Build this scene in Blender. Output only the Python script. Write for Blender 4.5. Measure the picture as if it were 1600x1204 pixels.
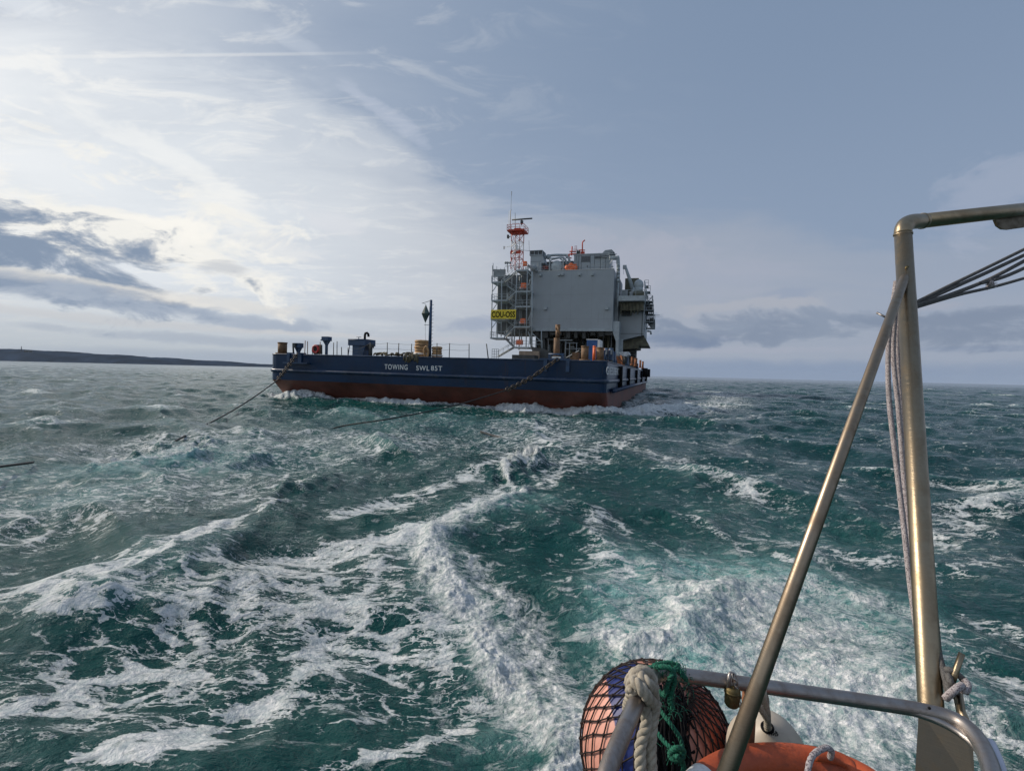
import bpy, bmesh, math, random
import numpy as np
from mathutils import Vector, Matrix, Euler
R = math.radians
random.seed(7)
scene = bpy.context.scene
for _o in list(bpy.data.objects): bpy.data.objects.remove(_o)
COL = scene.collection

# ------------------------------------------------------------------ camera
CAM_H = 3.42; FPX = 770.0; ROLL = math.atan(38/1600); PITCH = math.atan(20/770)
cam_d = bpy.data.cameras.new("camera"); cam = bpy.data.objects.new("camera", cam_d); COL.objects.link(cam)
cam_d.sensor_width = 36; cam_d.lens = FPX/1600*36; cam_d.clip_start = 0.05; cam_d.clip_end = 80000
_f = Vector((0, math.cos(PITCH), -math.sin(PITCH))); _u0 = Vector((0, math.sin(PITCH), math.cos(PITCH))); _r0 = Vector((1, 0, 0))
RT = _r0*math.cos(ROLL) + _u0*math.sin(ROLL); UP = _u0*math.cos(ROLL) - _r0*math.sin(ROLL); FW = _f
cam.matrix_world = Matrix(((RT.x, UP.x, -FW.x, 0), (RT.y, UP.y, -FW.y, 0), (RT.z, UP.z, -FW.z, CAM_H), (0, 0, 0, 1)))
scene.camera = cam
EYE = Vector((0, 0, CAM_H))

# ------------------------------------------------------------------ exposure, sun
scene.view_settings.view_transform = 'Standard'; scene.view_settings.look = 'None'
scene.view_settings.gamma = 1; scene.view_settings.exposure = 0.04
scene.cycles.sample_clamp_direct = 2.5; scene.cycles.sample_clamp_indirect = 2.5
SUN_AZ = R(-71); SUN_EL = R(31)
SUN = Vector((math.sin(SUN_AZ)*math.cos(SUN_EL), math.cos(SUN_AZ)*math.cos(SUN_EL), math.sin(SUN_EL)))
sd = bpy.data.lights.new("sun", 'SUN'); sd.energy = 3.2; sd.angle = R(0.6); sd.color = (1, .89, .76)
so = bpy.data.objects.new("sun", sd); COL.objects.link(so)
so.rotation_euler = (-SUN).to_track_quat('-Z', 'Y').to_euler()

# ------------------------------------------------------------------ node helpers
class NT:
    def __init__(s, tree): s.t = tree
    def n(s, typ, **kw):
        nd = s.t.nodes.new(typ)
        for k, v in kw.items(): setattr(nd, k, v)
        return nd
    def put(s, sock, v):
        if v is None: return
        if isinstance(v, bpy.types.NodeSocket): s.t.links.new(v, sock)
        else: sock.default_value = v
    def m(s, op, a, b=None, c=None, clamp=False):
        nd = s.n('ShaderNodeMath', operation=op, use_clamp=clamp)
        for i, v in enumerate((a, b, c)): s.put(nd.inputs[i], v)
        return nd.outputs[0]
    def vm(s, op, a, b=None, sc=None):
        nd = s.n('ShaderNodeVectorMath', operation=op)
        s.put(nd.inputs[0], a); s.put(nd.inputs[1], b)
        if sc is not None: s.put(nd.inputs['Scale'], sc)
        return nd.outputs['Value'] if op in ('DOT_PRODUCT', 'LENGTH', 'DISTANCE') else nd.outputs[0]
    def mix(s, f, a, b, blend='MIX'):
        nd = s.n('ShaderNodeMix', data_type='RGBA', blend_type=blend)
        s.put(nd.inputs[0], f); s.put(nd.inputs[6], a); s.put(nd.inputs[7], b)
        return nd.outputs[2]
    def noise(s, vec, scale, detail=4, rough=.5, dist=0, col=False):
        nd = s.n('ShaderNodeTexNoise')
        s.put(nd.inputs['Vector'], vec); nd.inputs['Scale'].default_value = scale
        nd.inputs['Detail'].default_value = detail; nd.inputs['Roughness'].default_value = rough
        nd.inputs['Distortion'].default_value = dist
        return nd.outputs['Color' if col else 'Fac']
    def ss(s, x, lo, hi, a=0.0, b=1.0):
        nd = s.n('ShaderNodeMapRange', interpolation_type='SMOOTHSTEP')
        s.put(nd.inputs[0], x); s.put(nd.inputs[1], lo); s.put(nd.inputs[2], hi); s.put(nd.inputs[3], a); s.put(nd.inputs[4], b)
        return nd.outputs[0]
    def sep(s, v):
        nd = s.n('ShaderNodeSeparateXYZ'); s.put(nd.inputs[0], v); return nd.outputs
    def comb(s, x, y, z):
        nd = s.n('ShaderNodeCombineXYZ'); s.put(nd.inputs[0], x); s.put(nd.inputs[1], y); s.put(nd.inputs[2], z); return nd.outputs[0]
    def attr(s, name):
        nd = s.n('ShaderNodeAttribute'); nd.attribute_name = name; return nd.outputs['Fac']
    def curve(s, x, pts):     # piecewise linear function through a colour ramp on 0..1
        nd = s.n('ShaderNodeValToRGB'); cr = nd.color_ramp
        s.put(nd.inputs[0], x)
        while len(cr.elements) < len(pts): cr.elements.new(.5)
        for e, (p, v) in zip(cr.elements, pts): e.position = p; e.color = (v, v, v, 1)
        return nd.outputs[0]

def lin(r, g, b, k=1.0):
    f = lambda c: ((c/255+.055)/1.055)**2.4 if c > 10 else c/255/12.92
    return (f(r)*k, f(g)*k, f(b)*k, 1)

# ------------------------------------------------------------------ world: Nishita sky with procedural clouds
w = bpy.data.worlds.new("World"); scene.world = w; w.use_nodes = True
T = NT(w.node_tree)
for n_ in list(w.node_tree.nodes): w.node_tree.nodes.remove(n_)
STR = 0.1
sky = T.n('ShaderNodeTexSky', sky_type='NISHITA'); sky.sun_disc = False
sky.sun_elevation = SUN_EL; sky.sun_rotation = SUN_AZ; sky.dust_density = 2.0; sky.air_density = 1.0; sky.ozone_density = 1.5
d = T.n('ShaderNodeTexCoord').outputs['Generated']
x, y, z = T.sep(d)[:3]
az = T.m('MULTIPLY', T.m('ARCTAN2', x, y), 57.2958)
el = T.m('MULTIPLY', T.m('ARCSINE', z), 57.2958)
c10 = lambda r, g, b: lin(r, g, b, 1/STR)
# tone the clear sky: grey blue
base = T.mix(0.8, T.mix(1.0, sky.outputs[0], (.60, .57, .58, 1), 'MULTIPLY'), c10(138, 157, 183))
base = T.mix(T.ss(el, 36.0, 3.0), base, c10(152, 167, 189))
topd = T.ss(T.m('SUBTRACT', az, T.m('MULTIPLY', el, .4)), -45, 45)
base = T.mix(T.m('MULTIPLY', topd, .30), base, c10(108, 130, 160))
# plane projected cloud coordinates
zz = T.m('ADD', T.m('MAXIMUM', z, 0), .11)
pc = T.comb(T.m('DIVIDE', x, zz), T.m('DIVIDE', y, zz), 0)
rot = T.n('ShaderNodeMapping'); T.put(rot.inputs[0], pc); rot.inputs['Rotation'].default_value = (0, 0, R(38)); rot.inputs['Scale'].default_value = (1, 2.1, 1)
n1 = T.noise(rot.outputs[0], 1.1, 9, .60, .5)
n2 = T.noise(rot.outputs[0], 3.2, 8, .66, .9)
nl = T.noise(pc, .55, 5, .5, .3)
sgl = T.vm('DOT_PRODUCT', d, tuple(SUN))
GD = Vector((math.sin(R(-60))*math.cos(R(17)), math.cos(R(-60))*math.cos(R(17)), math.sin(R(17))))
sgd = T.vm('DOT_PRODUCT', d, tuple(GD))
glow = T.m('POWER', T.m('MAXIMUM', sgd, 0.001), 4.0)
glow2 = T.m('POWER', T.m('MAXIMUM', T.vm('DOT_PRODUCT', d, tuple(SUN)), 0.001), 160.0)
glow3 = T.m('POWER', T.m('MAXIMUM', sgd, 0.001), 16.0)
# cloud sheet whose top edge falls to the right
E = T.m('MULTIPLY', T.curve(T.m('DIVIDE', T.m('ADD', az, 180), 360, clamp=True),
        [(0, .3), (.30, .26), (.372, .250), (.425, .275), (.452, .262), (.48, .215), (.50, .185), (.571, .170), (.60, .13), (.68, .12), (1, .5)]), 100)
ed = T.m('SUBTRACT', T.m('ADD', E, T.m('MULTIPLY', T.m('SUBTRACT', n1, .5), 9)), el)
sheet = T.m('MULTIPLY', T.m('ADD', T.ss(ed, -1.0, 2.2, 0, .6), T.ss(ed, 0, 9.0, 0, .4)), T.m('ADD', .72, T.m('MULTIPLY', n1, .45), clamp=True))
sheet = T.m('MULTIPLY', sheet, T.ss(az, 62, -8, .42, .92))
shc = T.mix(T.ss(az, -38, 18), c10(224, 229, 234), c10(170, 174, 184))
out = T.mix(T.m('MULTIPLY', sheet, .92), base, shc)
# thin veil and brightness towards the sun
veil = T.m('MULTIPLY', T.m('MULTIPLY', glow, T.ss(n1, .25, .7, .5, 1.0)), .62, clamp=True)
out = T.mix(veil, out, c10(226, 232, 238))
out = T.mix(T.m('MULTIPLY', T.ss(n2, .5, .66), T.m('MULTIPLY', glow, .75)), out, c10(243, 242, 238, ))
out = T.mix(T.m('MULTIPLY', glow3, T.ss(n1, .2, .7, .3, .85)), out, c10(247, 248, 248))
out = T.mix(T.m('MULTIPLY', glow2, .9, clamp=True), out, (22, 21, 19, 1))
# pinkish pale low band
low = T.m('MULTIPLY', T.ss(el, 9, .5), T.ss(az, 60, -30, .55, .8))
out = T.mix(low, out, T.mix(T.ss(az, -45, 40), c10(176, 184, 192), c10(154, 164, 181)))
# individual clouds: (az, el, half width, half height, colour, opacity, noise amount)
wv = T.comb(T.m('DIVIDE', az, 6.5), T.m('DIVIDE', el, 3.1), 3.3)
wn = T.noise(wv, 1.0, 8, .62, .4, col=True)
wsx, wsy, _ = T.sep(wn)[:3]
def blob(out, a0, e0, ra, re, colr, op, amt=1.0, skew=0.0, soft=.75):
    dx = T.m('DIVIDE', T.m('SUBTRACT', az, a0), ra)
    dy = T.m('DIVIDE', T.m('ADD', T.m('SUBTRACT', el, e0), T.m('MULTIPLY', T.m('SUBTRACT', az, a0), skew)), re)
    dx = T.m('ADD', dx, T.m('MULTIPLY', T.m('SUBTRACT', wsx, .5), 2.4*amt)); dy = T.m('ADD', dy, T.m('MULTIPLY', T.m('SUBTRACT', wsy, .5), 3.6*amt))
    r2 = T.m('ADD', T.m('MULTIPLY', dx, dx), T.m('MULTIPLY', dy, dy))
    return T.mix(T.m('MULTIPLY', T.ss(r2, 1.25, 1.25*(1-soft)), op), out, c10(*colr))
for b in [
    (-33.5, 18.2, 9.0, 1.2, (246, 246, 243), .5, 1.2, .33, 1), (-30, 15.6, 4.0, 2.0, (246, 245, 241), .55, 1.4, .2, 1), (-25, 12.5, 4.5, 1.2, (236, 235, 233), .45, 1.4, .2, 1),
    (-21, 15.8, 4.0, 1.6, (222, 223, 228), .45, 1.4, .1, 1), (-15, 26.2, 6, .9, (196, 203, 218), .38, 1.1, .45, 1),
    (-24, 30.6, 3, .8, (200, 208, 220), .3, 1, .2, 1), (-46, 27.2, 6, 1.0, (226, 231, 237), .6, 1.2, 0, 1),
    (-37, 11.5, 15, 4.2, (246, 243, 235), .8, 1.5, .10, 1), (-46.5, 8.7, 15.0, 3.7, (134, 150, 172), 1.0, 1.35, .03, .9), (-33, 12.6, 5, 1.3, (250, 247, 240), .7, 1.5, .1, 1),
    (-49, 12.4, 5, .8, (156, 170, 190), .5, 1.1, .1, 1), (-45, 7.0, 9, .5, (226, 224, 218), .6, 1.1, .02, 1),
    (-30.2, 9.9, 2.4, .9, (172, 180, 193), .55, 1.3, 0, 1), (-33, 6.3, 13, .7, (226, 222, 215), .6, 1.1, .05, 1),
    (-41, 5.8, 12, 1.1, (140, 155, 177), .75, 1.1, .04, 1), (-27, 4.6, 11, .9, (152, 165, 185), .65, 1.1, .05, 1),
    (-40, 3.9, 16, .5, (198, 199, 202), .55, 1, .02, 1), (-30, 2.6, 16, .6, (158, 169, 186), .55, .9, .01, 1), (-22, 3.6, 10, .35, (205, 203, 203), .5, 1, .02, 1),
    (-14, 6.0, 7, .7, (174, 182, 195), .5, 1.1, .0, 1), (-4.5, 5.4, 4.5, 1.0, (144, 157, 181), .6, 1.1, .0, 1), (-8, 3.6, 8, .5, (192, 192, 199), .4, .8, 0, 1),
    (12, 13.0, 10, 2.6, (172, 175, 189), .5, 1.3, .0, 1), (22, 11, 8, 2.2, (162, 169, 187), .4, 1.4, .0, 1),
    (44.5, 15.5, 5, 3.0, (164, 173, 192), .5, 1.2, -.2, 1),
    (21, 5.2, 10, 1.7, (124, 138, 160), .82, 1.4, .0, 1), (19.5, 3.9, 5.5, .8, (108, 126, 156), .5, 1.1, 0, 1),
    (33, 5.6, 8, 1.6, (130, 144, 165), .72, 1.4, .0, 1), (43, 5.0, 8, 1.7, (122, 136, 158), .8, 1.3, .0, 1), (27, 7.6, 9, .7, (176, 178, 186), .5, 1.4, .0, 1), (29, 8.6, 3.2, .6, (136, 151, 178), .35, 1.2, 0, 1),
    (40, 6.9, 2.2, .5, (166, 169, 182), .45, 1.1, 0, 1), (25, 3.0, 12, .45, (168, 172, 187), .4, .9, 0, 1), (44, 3.0, 9, .3, (120, 136, 163), .35, .8, 0, 1),
    (30, .6, 30, 1.6, (124, 143, 172), .7, .3, 0, 1), (-28, .7, 22, 1.0, (150, 163, 182), .5, .3, 0, 1)]:
    out = blob(out, *b)
# faint vapour trail
def dirp(px, py):
    v_ = (FW*FPX + RT*(px-800) - UP*(py-602)); v_.normalize(); return v_
tn = dirp(0, 90).cross(dirp(500, 84)).normalized()
tr = T.m('ABSOLUTE', T.vm('DOT_PRODUCT', d, tuple(tn)))
tf = T.m('MULTIPLY', T.ss(tr, .0034, .0006), T.m('MULTIPLY', T.ss(az, -14, -30), T.m('MULTIPLY', T.ss(y, 0, .3), .30)))
out = T.mix(tf, out, c10(244, 243, 240))
# nothing below the horizon but dim sea colour
out = T.mix(T.ss(el, 0.0, -1.5), out, c10(90, 110, 125))
bg = T.n('ShaderNodeBackground'); bg.inputs['Strength'].default_value = STR; T.put(bg.inputs['Color'], out)
wo = T.n('ShaderNodeOutputWorld'); w.node_tree.links.new(bg.outputs[0], wo.inputs[0])
w.cycles.sampling_method = 'MANUAL'; w.cycles.sample_map_resolution = 512

# ------------------------------------------------------------------ pixel rays (of the 1600 px wide photograph) to points in the place
def ray(px, py): return (FW + RT*((px-800)/FPX) - UP*((py-602)/FPX))     # depth 1 along the view axis
def at(px, py, depth): return EYE + ray(px, py)*depth
def sea(px, py, z=0.0):
    r_ = ray(px, py); return EYE + r_*((z-CAM_H)/r_.z)
# barge frame: x across the bow (0 = starboard corner, -36 port), y towards the stern, z up from the waterline
BM = Matrix.Translation((8.12, 42.5, 0)) @ Matrix.Rotation(R(-17.3), 4, 'Z') @ Matrix.Rotation(R(.38), 4, 'Y')
BI = BM.inverted()
_be = BI @ EYE; _br = BI.to_3x3()
def bp(px, py, Y):
    r_ = _br @ ray(px, py); return _be + r_*((Y-_be.y)/r_.y)
def bX(px, py, X):
    r_ = _br @ ray(px, py); return _be + r_*((X-_be.x)/r_.x)

# ------------------------------------------------------------------ materials
def mat(name, col, rough=.6, metal=0, var=.25, scale=3, bump=0.0, bscale=20, dirt=None, dirtamt=.4, spec=None, runs=None, runamt=.5):
    m_ = bpy.data.materials.new(name); m_.use_nodes = True; t = NT(m_.node_tree)
    p = m_.node_tree.nodes['Principled BSDF']
    co = t.n('ShaderNodeTexCoord').outputs['Object']
    nz = t.noise(co, scale, 6, .6)
    c = (*col[:3], 1); dk = tuple(v*(1-var) for v in col[:3])+(1,); lt = tuple(min(1, v*(1+var)) for v in col[:3])+(1,)
    cc = t.mix(t.ss(nz, .3, .7), dk, lt)
    if dirt:
        n2_ = t.noise(co, scale*2.7, 8, .7, .6)
        cc = t.mix(t.m('MULTIPLY', t.ss(n2_, .5, .68), dirtamt), cc, (*dirt[:3], 1))
    if runs:
        mp_ = t.n('ShaderNodeMapping'); t.put(mp_.inputs[0], co); mp_.inputs['Scale'].default_value = (1, 1, .09)
        n3_ = t.noise(mp_.outputs[0], 1.7, 6, .75, .2); n4_ = t.noise(co, .22, 3, .6)
        cc = t.mix(t.m('MULTIPLY', t.m('MULTIPLY', t.ss(n3_, .53, .70), t.ss(n4_, .4, .62)), runamt), cc, (*runs, 1))
    t.put(p.inputs['Base Color'], cc)
    t.put(p.inputs['Roughness'], t.m('ADD', rough-.08, t.m('MULTIPLY', nz, .16)))
    p.inputs['Metallic'].default_value = metal
    if spec is not None: p.inputs['Specular IOR Level'].default_value = spec
    if bump:
        b_ = t.n('ShaderNodeBump'); b_.inputs['Strength'].default_value = 1; b_.inputs['Distance'].default_value = bump
        t.put(b_.inputs['Height'], t.noise(co, bscale, 5, .6)); t.put(p.inputs['Normal'], b_.outputs[0])
    return m_

# ------------------------------------------------------------------ geometry helpers
class MB:
    def __init__(s): s.v = []; s.f = []; s.mi = []; s.cur = 0; s.smooth = []
    def add(s, vs, fs, smooth=False):
        o = len(s.v); s.v += [tuple(p) for p in vs]
        for f in fs: s.f.append(tuple(i+o for i in f)); s.mi.append(s.cur); s.smooth.append(smooth)
        return s
    def box(s, a, b):
        x0, x1 = sorted((a[0], b[0])); y0, y1 = sorted((a[1], b[1])); z0, z1 = sorted((a[2], b[2]))
        return s.add([(x0,y0,z0),(x1,y0,z0),(x1,y1,z0),(x0,y1,z0),(x0,y0,z1),(x1,y0,z1),(x1,y1,z1),(x0,y1,z1)],
              [(0,3,2,1),(4,5,6,7),(0,1,5,4),(1,2,6,5),(2,3,7,6),(3,0,4,7)])
    def prism(s, pts, y0, y1):    # polygon in xz given clockwise or not, extruded along y
        n = len(pts)
        vs = [(p[0], y0, p[1]) for p in pts]+[(p[0], y1, p[1]) for p in pts]
        area = sum(pts[i][0]*pts[(i+1) % n][1]-pts[(i+1) % n][0]*pts[i][1] for i in range(n))
        fs = [tuple(range(n)), tuple(range(2*n-1, n-1, -1))]+[(i, i+n, (i+1) % n+n, (i+1) % n) for i in range(n)]
        if area < 0: fs = [tuple(reversed(f)) for f in fs]
        return s.add(vs, fs)
    def tube(s, pts, r, n=8, caps=True, sub=0, rf=None, closed=False):
        P = [Vector(p) for p in pts]
        if sub:
            if isinstance(r, (list, tuple)): n0 = len(P); r = list(np.interp(np.arange((n0-1)*sub+1)/sub, np.arange(n0), r))
            P = catmull(P, sub, closed)
        m_ = len(P); vs = []; 
        def tan(i):
            if closed: return (P[(i+1) % m_]-P[i-1]).normalized()
            return (P[min(i+1, m_-1)]-P[max(i-1, 0)]).normalized()
        t0 = tan(0); up = Vector((0, 0, 1)) if abs(t0.z) < .9 else Vector((1, 0, 0))
        nv = t0.cross(up).normalized(); s_len = 0
        for i in range(m_):
            t = tan(i); nv = (nv - t*nv.dot(t)); nv = nv.normalized() if nv.length > 1e-6 else t.orthogonal().normalized()
            bv = t.cross(nv)
            if i: s_len += (P[i]-P[i-1]).length
            rr = r[i] if isinstance(r, (list, tuple)) else r
            for k in range(n):
                a = 2*math.pi*k/n; q = rr*(rf(a, s_len) if rf else 1)
                vs.append(P[i] + nv*math.cos(a)*q + bv*math.sin(a)*q)
        fs = []
        for i in range(m_ if closed else m_-1):
            j = (i+1) % m_
            for k in range(n): fs.append((i*n+k, i*n+(k+1) % n, j*n+(k+1) % n, j*n+k))
        if caps and not closed: fs += [tuple(range(n-1, -1, -1)), tuple((m_-1)*n+k for k in range(n))]
        return s.add(vs, fs, n > 5)
    def ball(s, c, r, seg=10, rings=6):
        c = Vector(c); rx, ry, rz = r if isinstance(r, (tuple, list)) else (r, r, r)
        vs = [c+Vector((0, 0, rz))]
        for i in range(1, rings):
            a = math.pi*i/rings
            for k in range(seg):
                b = 2*math.pi*k/seg; vs.append(c+Vector((rx*math.sin(a)*math.cos(b), ry*math.sin(a)*math.sin(b), rz*math.cos(a))))
        vs.append(c-Vector((0, 0, rz))); fs = [(0, 1+k, 1+(k+1) % seg) for k in range(seg)]
        for i in range(rings-2):
            for k in range(seg): fs.append((1+i*seg+k, 1+(i+1)*seg+k, 1+(i+1)*seg+(k+1) % seg, 1+i*seg+(k+1) % seg))
        L = len(vs)-1; fs += [(L, 1+(rings-2)*seg+(k+1) % seg, 1+(rings-2)*seg+k) for k in range(seg)]
        return s.add(vs, fs, True)
    def cyl(s, c, r, h, n=20, r2=None, axis='z'):
        c = Vector(c); d_ = {'x': Vector((1, 0, 0)), 'y': Vector((0, 1, 0)), 'z': Vector((0, 0, 1))}[axis]
        return s.tube([c, c+d_*h], [r, r2 if r2 is not None else r], n)
    def twist(s, pts, Rr, strands=3, pitch=.05, n=7, sub=10, fat=1.12):
        P = catmull([Vector(p) for p in pts], sub)
        P = resample(P, pitch/10)
        m_ = len(P); lines = [[] for _ in range(strands)]
        nv = None; L = 0
        for i in range(m_):
            t = (P[min(i+1, m_-1)]-P[max(i-1, 0)]).normalized()
            if nv is None: nv = t.orthogonal().normalized()
            nv = (nv-t*nv.dot(t)).normalized(); bv = t.cross(nv)
            if i: L += (P[i]-P[i-1]).length
            for k in range(strands):
                a = 2*math.pi*(k/strands + L/pitch)
                lines[k].append(P[i]+(nv*math.cos(a)+bv*math.sin(a))*Rr*.5)
        for l_ in lines: s.tube(l_, Rr*.5*fat, n)
        return s
    def chain(s, pts, ln, wd, r):
        P = resample(catmull([Vector(p) for p in pts], 12), ln*.72)
        for i in range(len(P)-1):
            a, b = P[i], P[i+1]; t = (b-a).normalized(); u = t.orthogonal().normalized()
            v = t.cross(u)
            if i % 2: u = v
            c = (a+b)/2; lp = []
            for k in range(12):
                th = 2*math.pi*k/12
                lp.append(c + t*(math.copysign(ln/2-wd/2, math.cos(th)) + math.cos(th)*wd/2) + u*math.sin(th)*wd/2)
            s.tube(lp, r, 6, closed=True)
        return s
    def build(s, name, mats, parent=None, frame=None, org=None):
        """mesh coordinates are given in `frame`; a child is stored relative to its thing's origin"""
        if not isinstance(mats, (list, tuple)): mats = [mats]
        me = bpy.data.meshes.new(name)
        if parent is not None: o0 = ORG[ROOT.get(parent.name, parent.name)]
        else: o0 = Vector(org) if org is not None else Vector((0, 0, 0))
        me.from_pydata([(p[0]-o0.x, p[1]-o0.y, p[2]-o0.z) for p in s.v], [], s.f)
        for m_ in mats: me.materials.append(m_)
        if len(mats) > 1: me.polygons.foreach_set('material_index', s.mi)
        me.polygons.foreach_set('use_smooth', s.smooth)
        me.update()
        ob = bpy.data.objects.new(name, me); COL.objects.link(ob)
        if parent is not None:
            ob.parent = parent; ROOT[ob.name] = ROOT.get(parent.name, parent.name)
        else:
            ob.matrix_world = (frame or Matrix.Identity(4)) @ Matrix.Translation(o0); ORG[ob.name] = o0
        return ob
ORG = {}; ROOT = {}
def catmull(P, sub, closed=False):
    out_ = []; n = len(P)
    if n < 3 and not closed: 
        return [P[0].lerp(P[-1], i/sub) for i in range(sub+1)]
    rng = range(n if closed else n-1)
    for i in rng:
        if closed: p0, p1, p2, p3 = P[i-1], P[i], P[(i+1) % n], P[(i+2) % n]
        else: p0, p1, p2, p3 = P[max(i-1, 0)], P[i], P[i+1], P[min(i+2, n-1)]
        for k in range(sub):
            t = k/sub
            out_.append(.5*((2*p1)+(p2-p0)*t+(2*p0-5*p1+4*p2-p3)*t*t+(3*p1-p0-3*p2+p3)*t*t*t))
    if not closed: out_.append(P[-1])
    return out_
def resample(P, step):
    L = [0]
    for a, b in zip(P, P[1:]): L.append(L[-1]+(b-a).length)
    n = max(2, int(L[-1]/step)); out_ = []; j = 0
    for i in range(n+1):
        s_ = L[-1]*i/n
        while j < len(P)-2 and L[j+1] < s_: j += 1
        d_ = L[j+1]-L[j]; out_.append(P[j].lerp(P[j+1], (s_-L[j])/d_ if d_ > 0 else 0))
    return out_
def thing(name, label, cat, org=(0, 0, 0), frame=None, group=None):
    o = bpy.data.objects.new(name, None); COL.objects.link(o); o.empty_display_size = .3
    ORG[o.name] = Vector(org); o.matrix_world = (frame or Matrix.Identity(4)) @ Matrix.Translation(Vector(org))
    return tag(o, label, cat, group)
def tag(o, label, cat, group=None):
    o['label'] = label; o['category'] = cat
    if group: o['group'] = group
    return o
def kind(o, k, label=None, cat=None):
    o['kind'] = k
    if label: o['label'] = label
    if cat: o['category'] = cat
    return o
def text_mesh(name, body, size, material, parent, loc, rot, ext=.01, fit=None, bold=0.0, space=1.0):
    cu = bpy.data.curves.new(name, 'FONT'); cu.body = body; cu.size = size; cu.extrude = ext; cu.offset = bold
    cu.align_x = 'CENTER'; cu.align_y = 'CENTER'; cu.space_character = space
    tmp = bpy.data.objects.new('t', cu); COL.objects.link(tmp)
    me = bpy.data.meshes.new_from_object(tmp.evaluated_get(bpy.context.evaluated_depsgraph_get()))
    bpy.data.objects.remove(tmp)
    co = [v.co for v in me.vertices]; xs_ = [c.x for c in co]; ys_ = [c.y for c in co]
    sx_, sy_ = fit[0]/(max(xs_)-min(xs_)), fit[1]/(max(ys_)-min(ys_))
    me.transform(Matrix.Diagonal((sx_, sy_, 1, 1)) @ Matrix.Translation((-(max(xs_)+min(xs_))/2, -(max(ys_)+min(ys_))/2, 0)))
    M = Matrix.Translation(Vector(loc)-ORG[ROOT.get(parent.name, parent.name)]) @ Euler(rot).to_matrix().to_4x4()
    me.transform(M); me.materials.clear(); me.materials.append(material)
    ob = bpy.data.objects.new(name, me); COL.objects.link(ob); ob.parent = parent; ROOT[ob.name] = ROOT.get(parent.name, parent.name)
    return ob
# ================================================================== materials of the objects
M = {}
M['droplet'] = mat('droplet', (.8, .82, .82), .4)
M['hull_blue'] = mat('hull_blue', (.0030, .024, .066), .30, spec=.25, runs=(.05, .028, .02), runamt=.6, var=.22, scale=.35, dirt=(.012, .026, .05), dirtamt=.3, bump=.012, bscale=.8)
M['hull_red'] = mat('hull_red', (.15, .048, .031), .6, runs=(.035, .02, .018), runamt=.7, var=.3, scale=.5, dirt=(.13, .065, .055), dirtamt=.5, bump=.01, bscale=1.2)
M['deck'] = mat('deck', (.10, .09, .08), .8, var=.4, scale=.6, dirt=(.16, .08, .04))
M['strake'] = mat('strake', (.010, .030, .075), .32, var=.3, scale=.7, dirt=(.14, .15, .16), dirtamt=.5)
M['white_paint'] = mat('white_paint', (.78, .78, .76), .6, var=.1, dirt=(.3, .3, .3), dirtamt=.4)
M['oss_grey'] = mat('oss_grey', (.325, .365, .39), .5, runs=(.17, .155, .14), runamt=.35, var=.05, scale=.25, dirt=(.28, .31, .33), dirtamt=.3)
M['oss_panel'] = mat('oss_panel', (.27, .30, .315), .55, var=.12, scale=.8, dirt=(.18, .19, .2))
M['steel_grey'] = mat('steel_grey', (.35, .40, .42), .45, var=.15, scale=1.5)
M['dark_steel'] = mat('dark_steel', (.045, .05, .05), .6, var=.4, scale=1.2)
M['olive_steel'] = mat('olive_steel', (.11, .11, .075), .6, var=.5, scale=1.1, dirt=(.18, .12, .05))
M['louvre'] = mat('louvre', (.10, .11, .12), .6, var=.3)
M['yellow'] = mat('yellow', (.72, .56, .03), .5, var=.08)
M['black'] = mat('black', (.007, .007, .008), .75, var=.3, spec=.12)
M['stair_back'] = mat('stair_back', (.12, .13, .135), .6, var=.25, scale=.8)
M['orange'] = mat('orange', (.95, .19, .05), .5, var=.12)
M['mast_red'] = mat('mast_red', (.50, .05, .018), .5, var=.2)
M['mast_white'] = mat('mast_white', (.72, .70, .66), .5, var=.15)
M['tan'] = mat('tan', (.17, .10, .052), .75, var=.4, scale=2.2, dirt=(.16, .07, .03), dirtamt=.7)
M['rust'] = mat('rust', (.24, .09, .035), .8, var=.45, scale=2, dirt=(.08, .035, .02), dirtamt=.6)
M['deck_blue'] = mat('deck_blue', (.022, .06, .13), .5, var=.3, scale=1.5, dirt=(.06, .07, .08))
M['bright_blue'] = mat('bright_blue', (.03, .11, .30), .5, var=.2, scale=1)
M['chain'] = mat('chain', (.055, .045, .035), .6, metal=.4, var=.5, scale=6, dirt=(.2, .12, .06), dirtamt=.7)
M['wire'] = mat('wire', (.012, .011, .010), .5, var=.3, scale=8)
M['rope_tan'] = mat('rope_tan', (.45, .28, .14), .85, var=.4, scale=3, bump=.03, bscale=9)
M['moor_rope'] = mat('moor_rope', (.13, .11, .07), .9, var=.6, scale=2)
M['land'] = mat('land', (.022, .036, .062), .95, spec=0, var=.5, scale=.004)  # blue of the distance haze is put into the base colour

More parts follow.
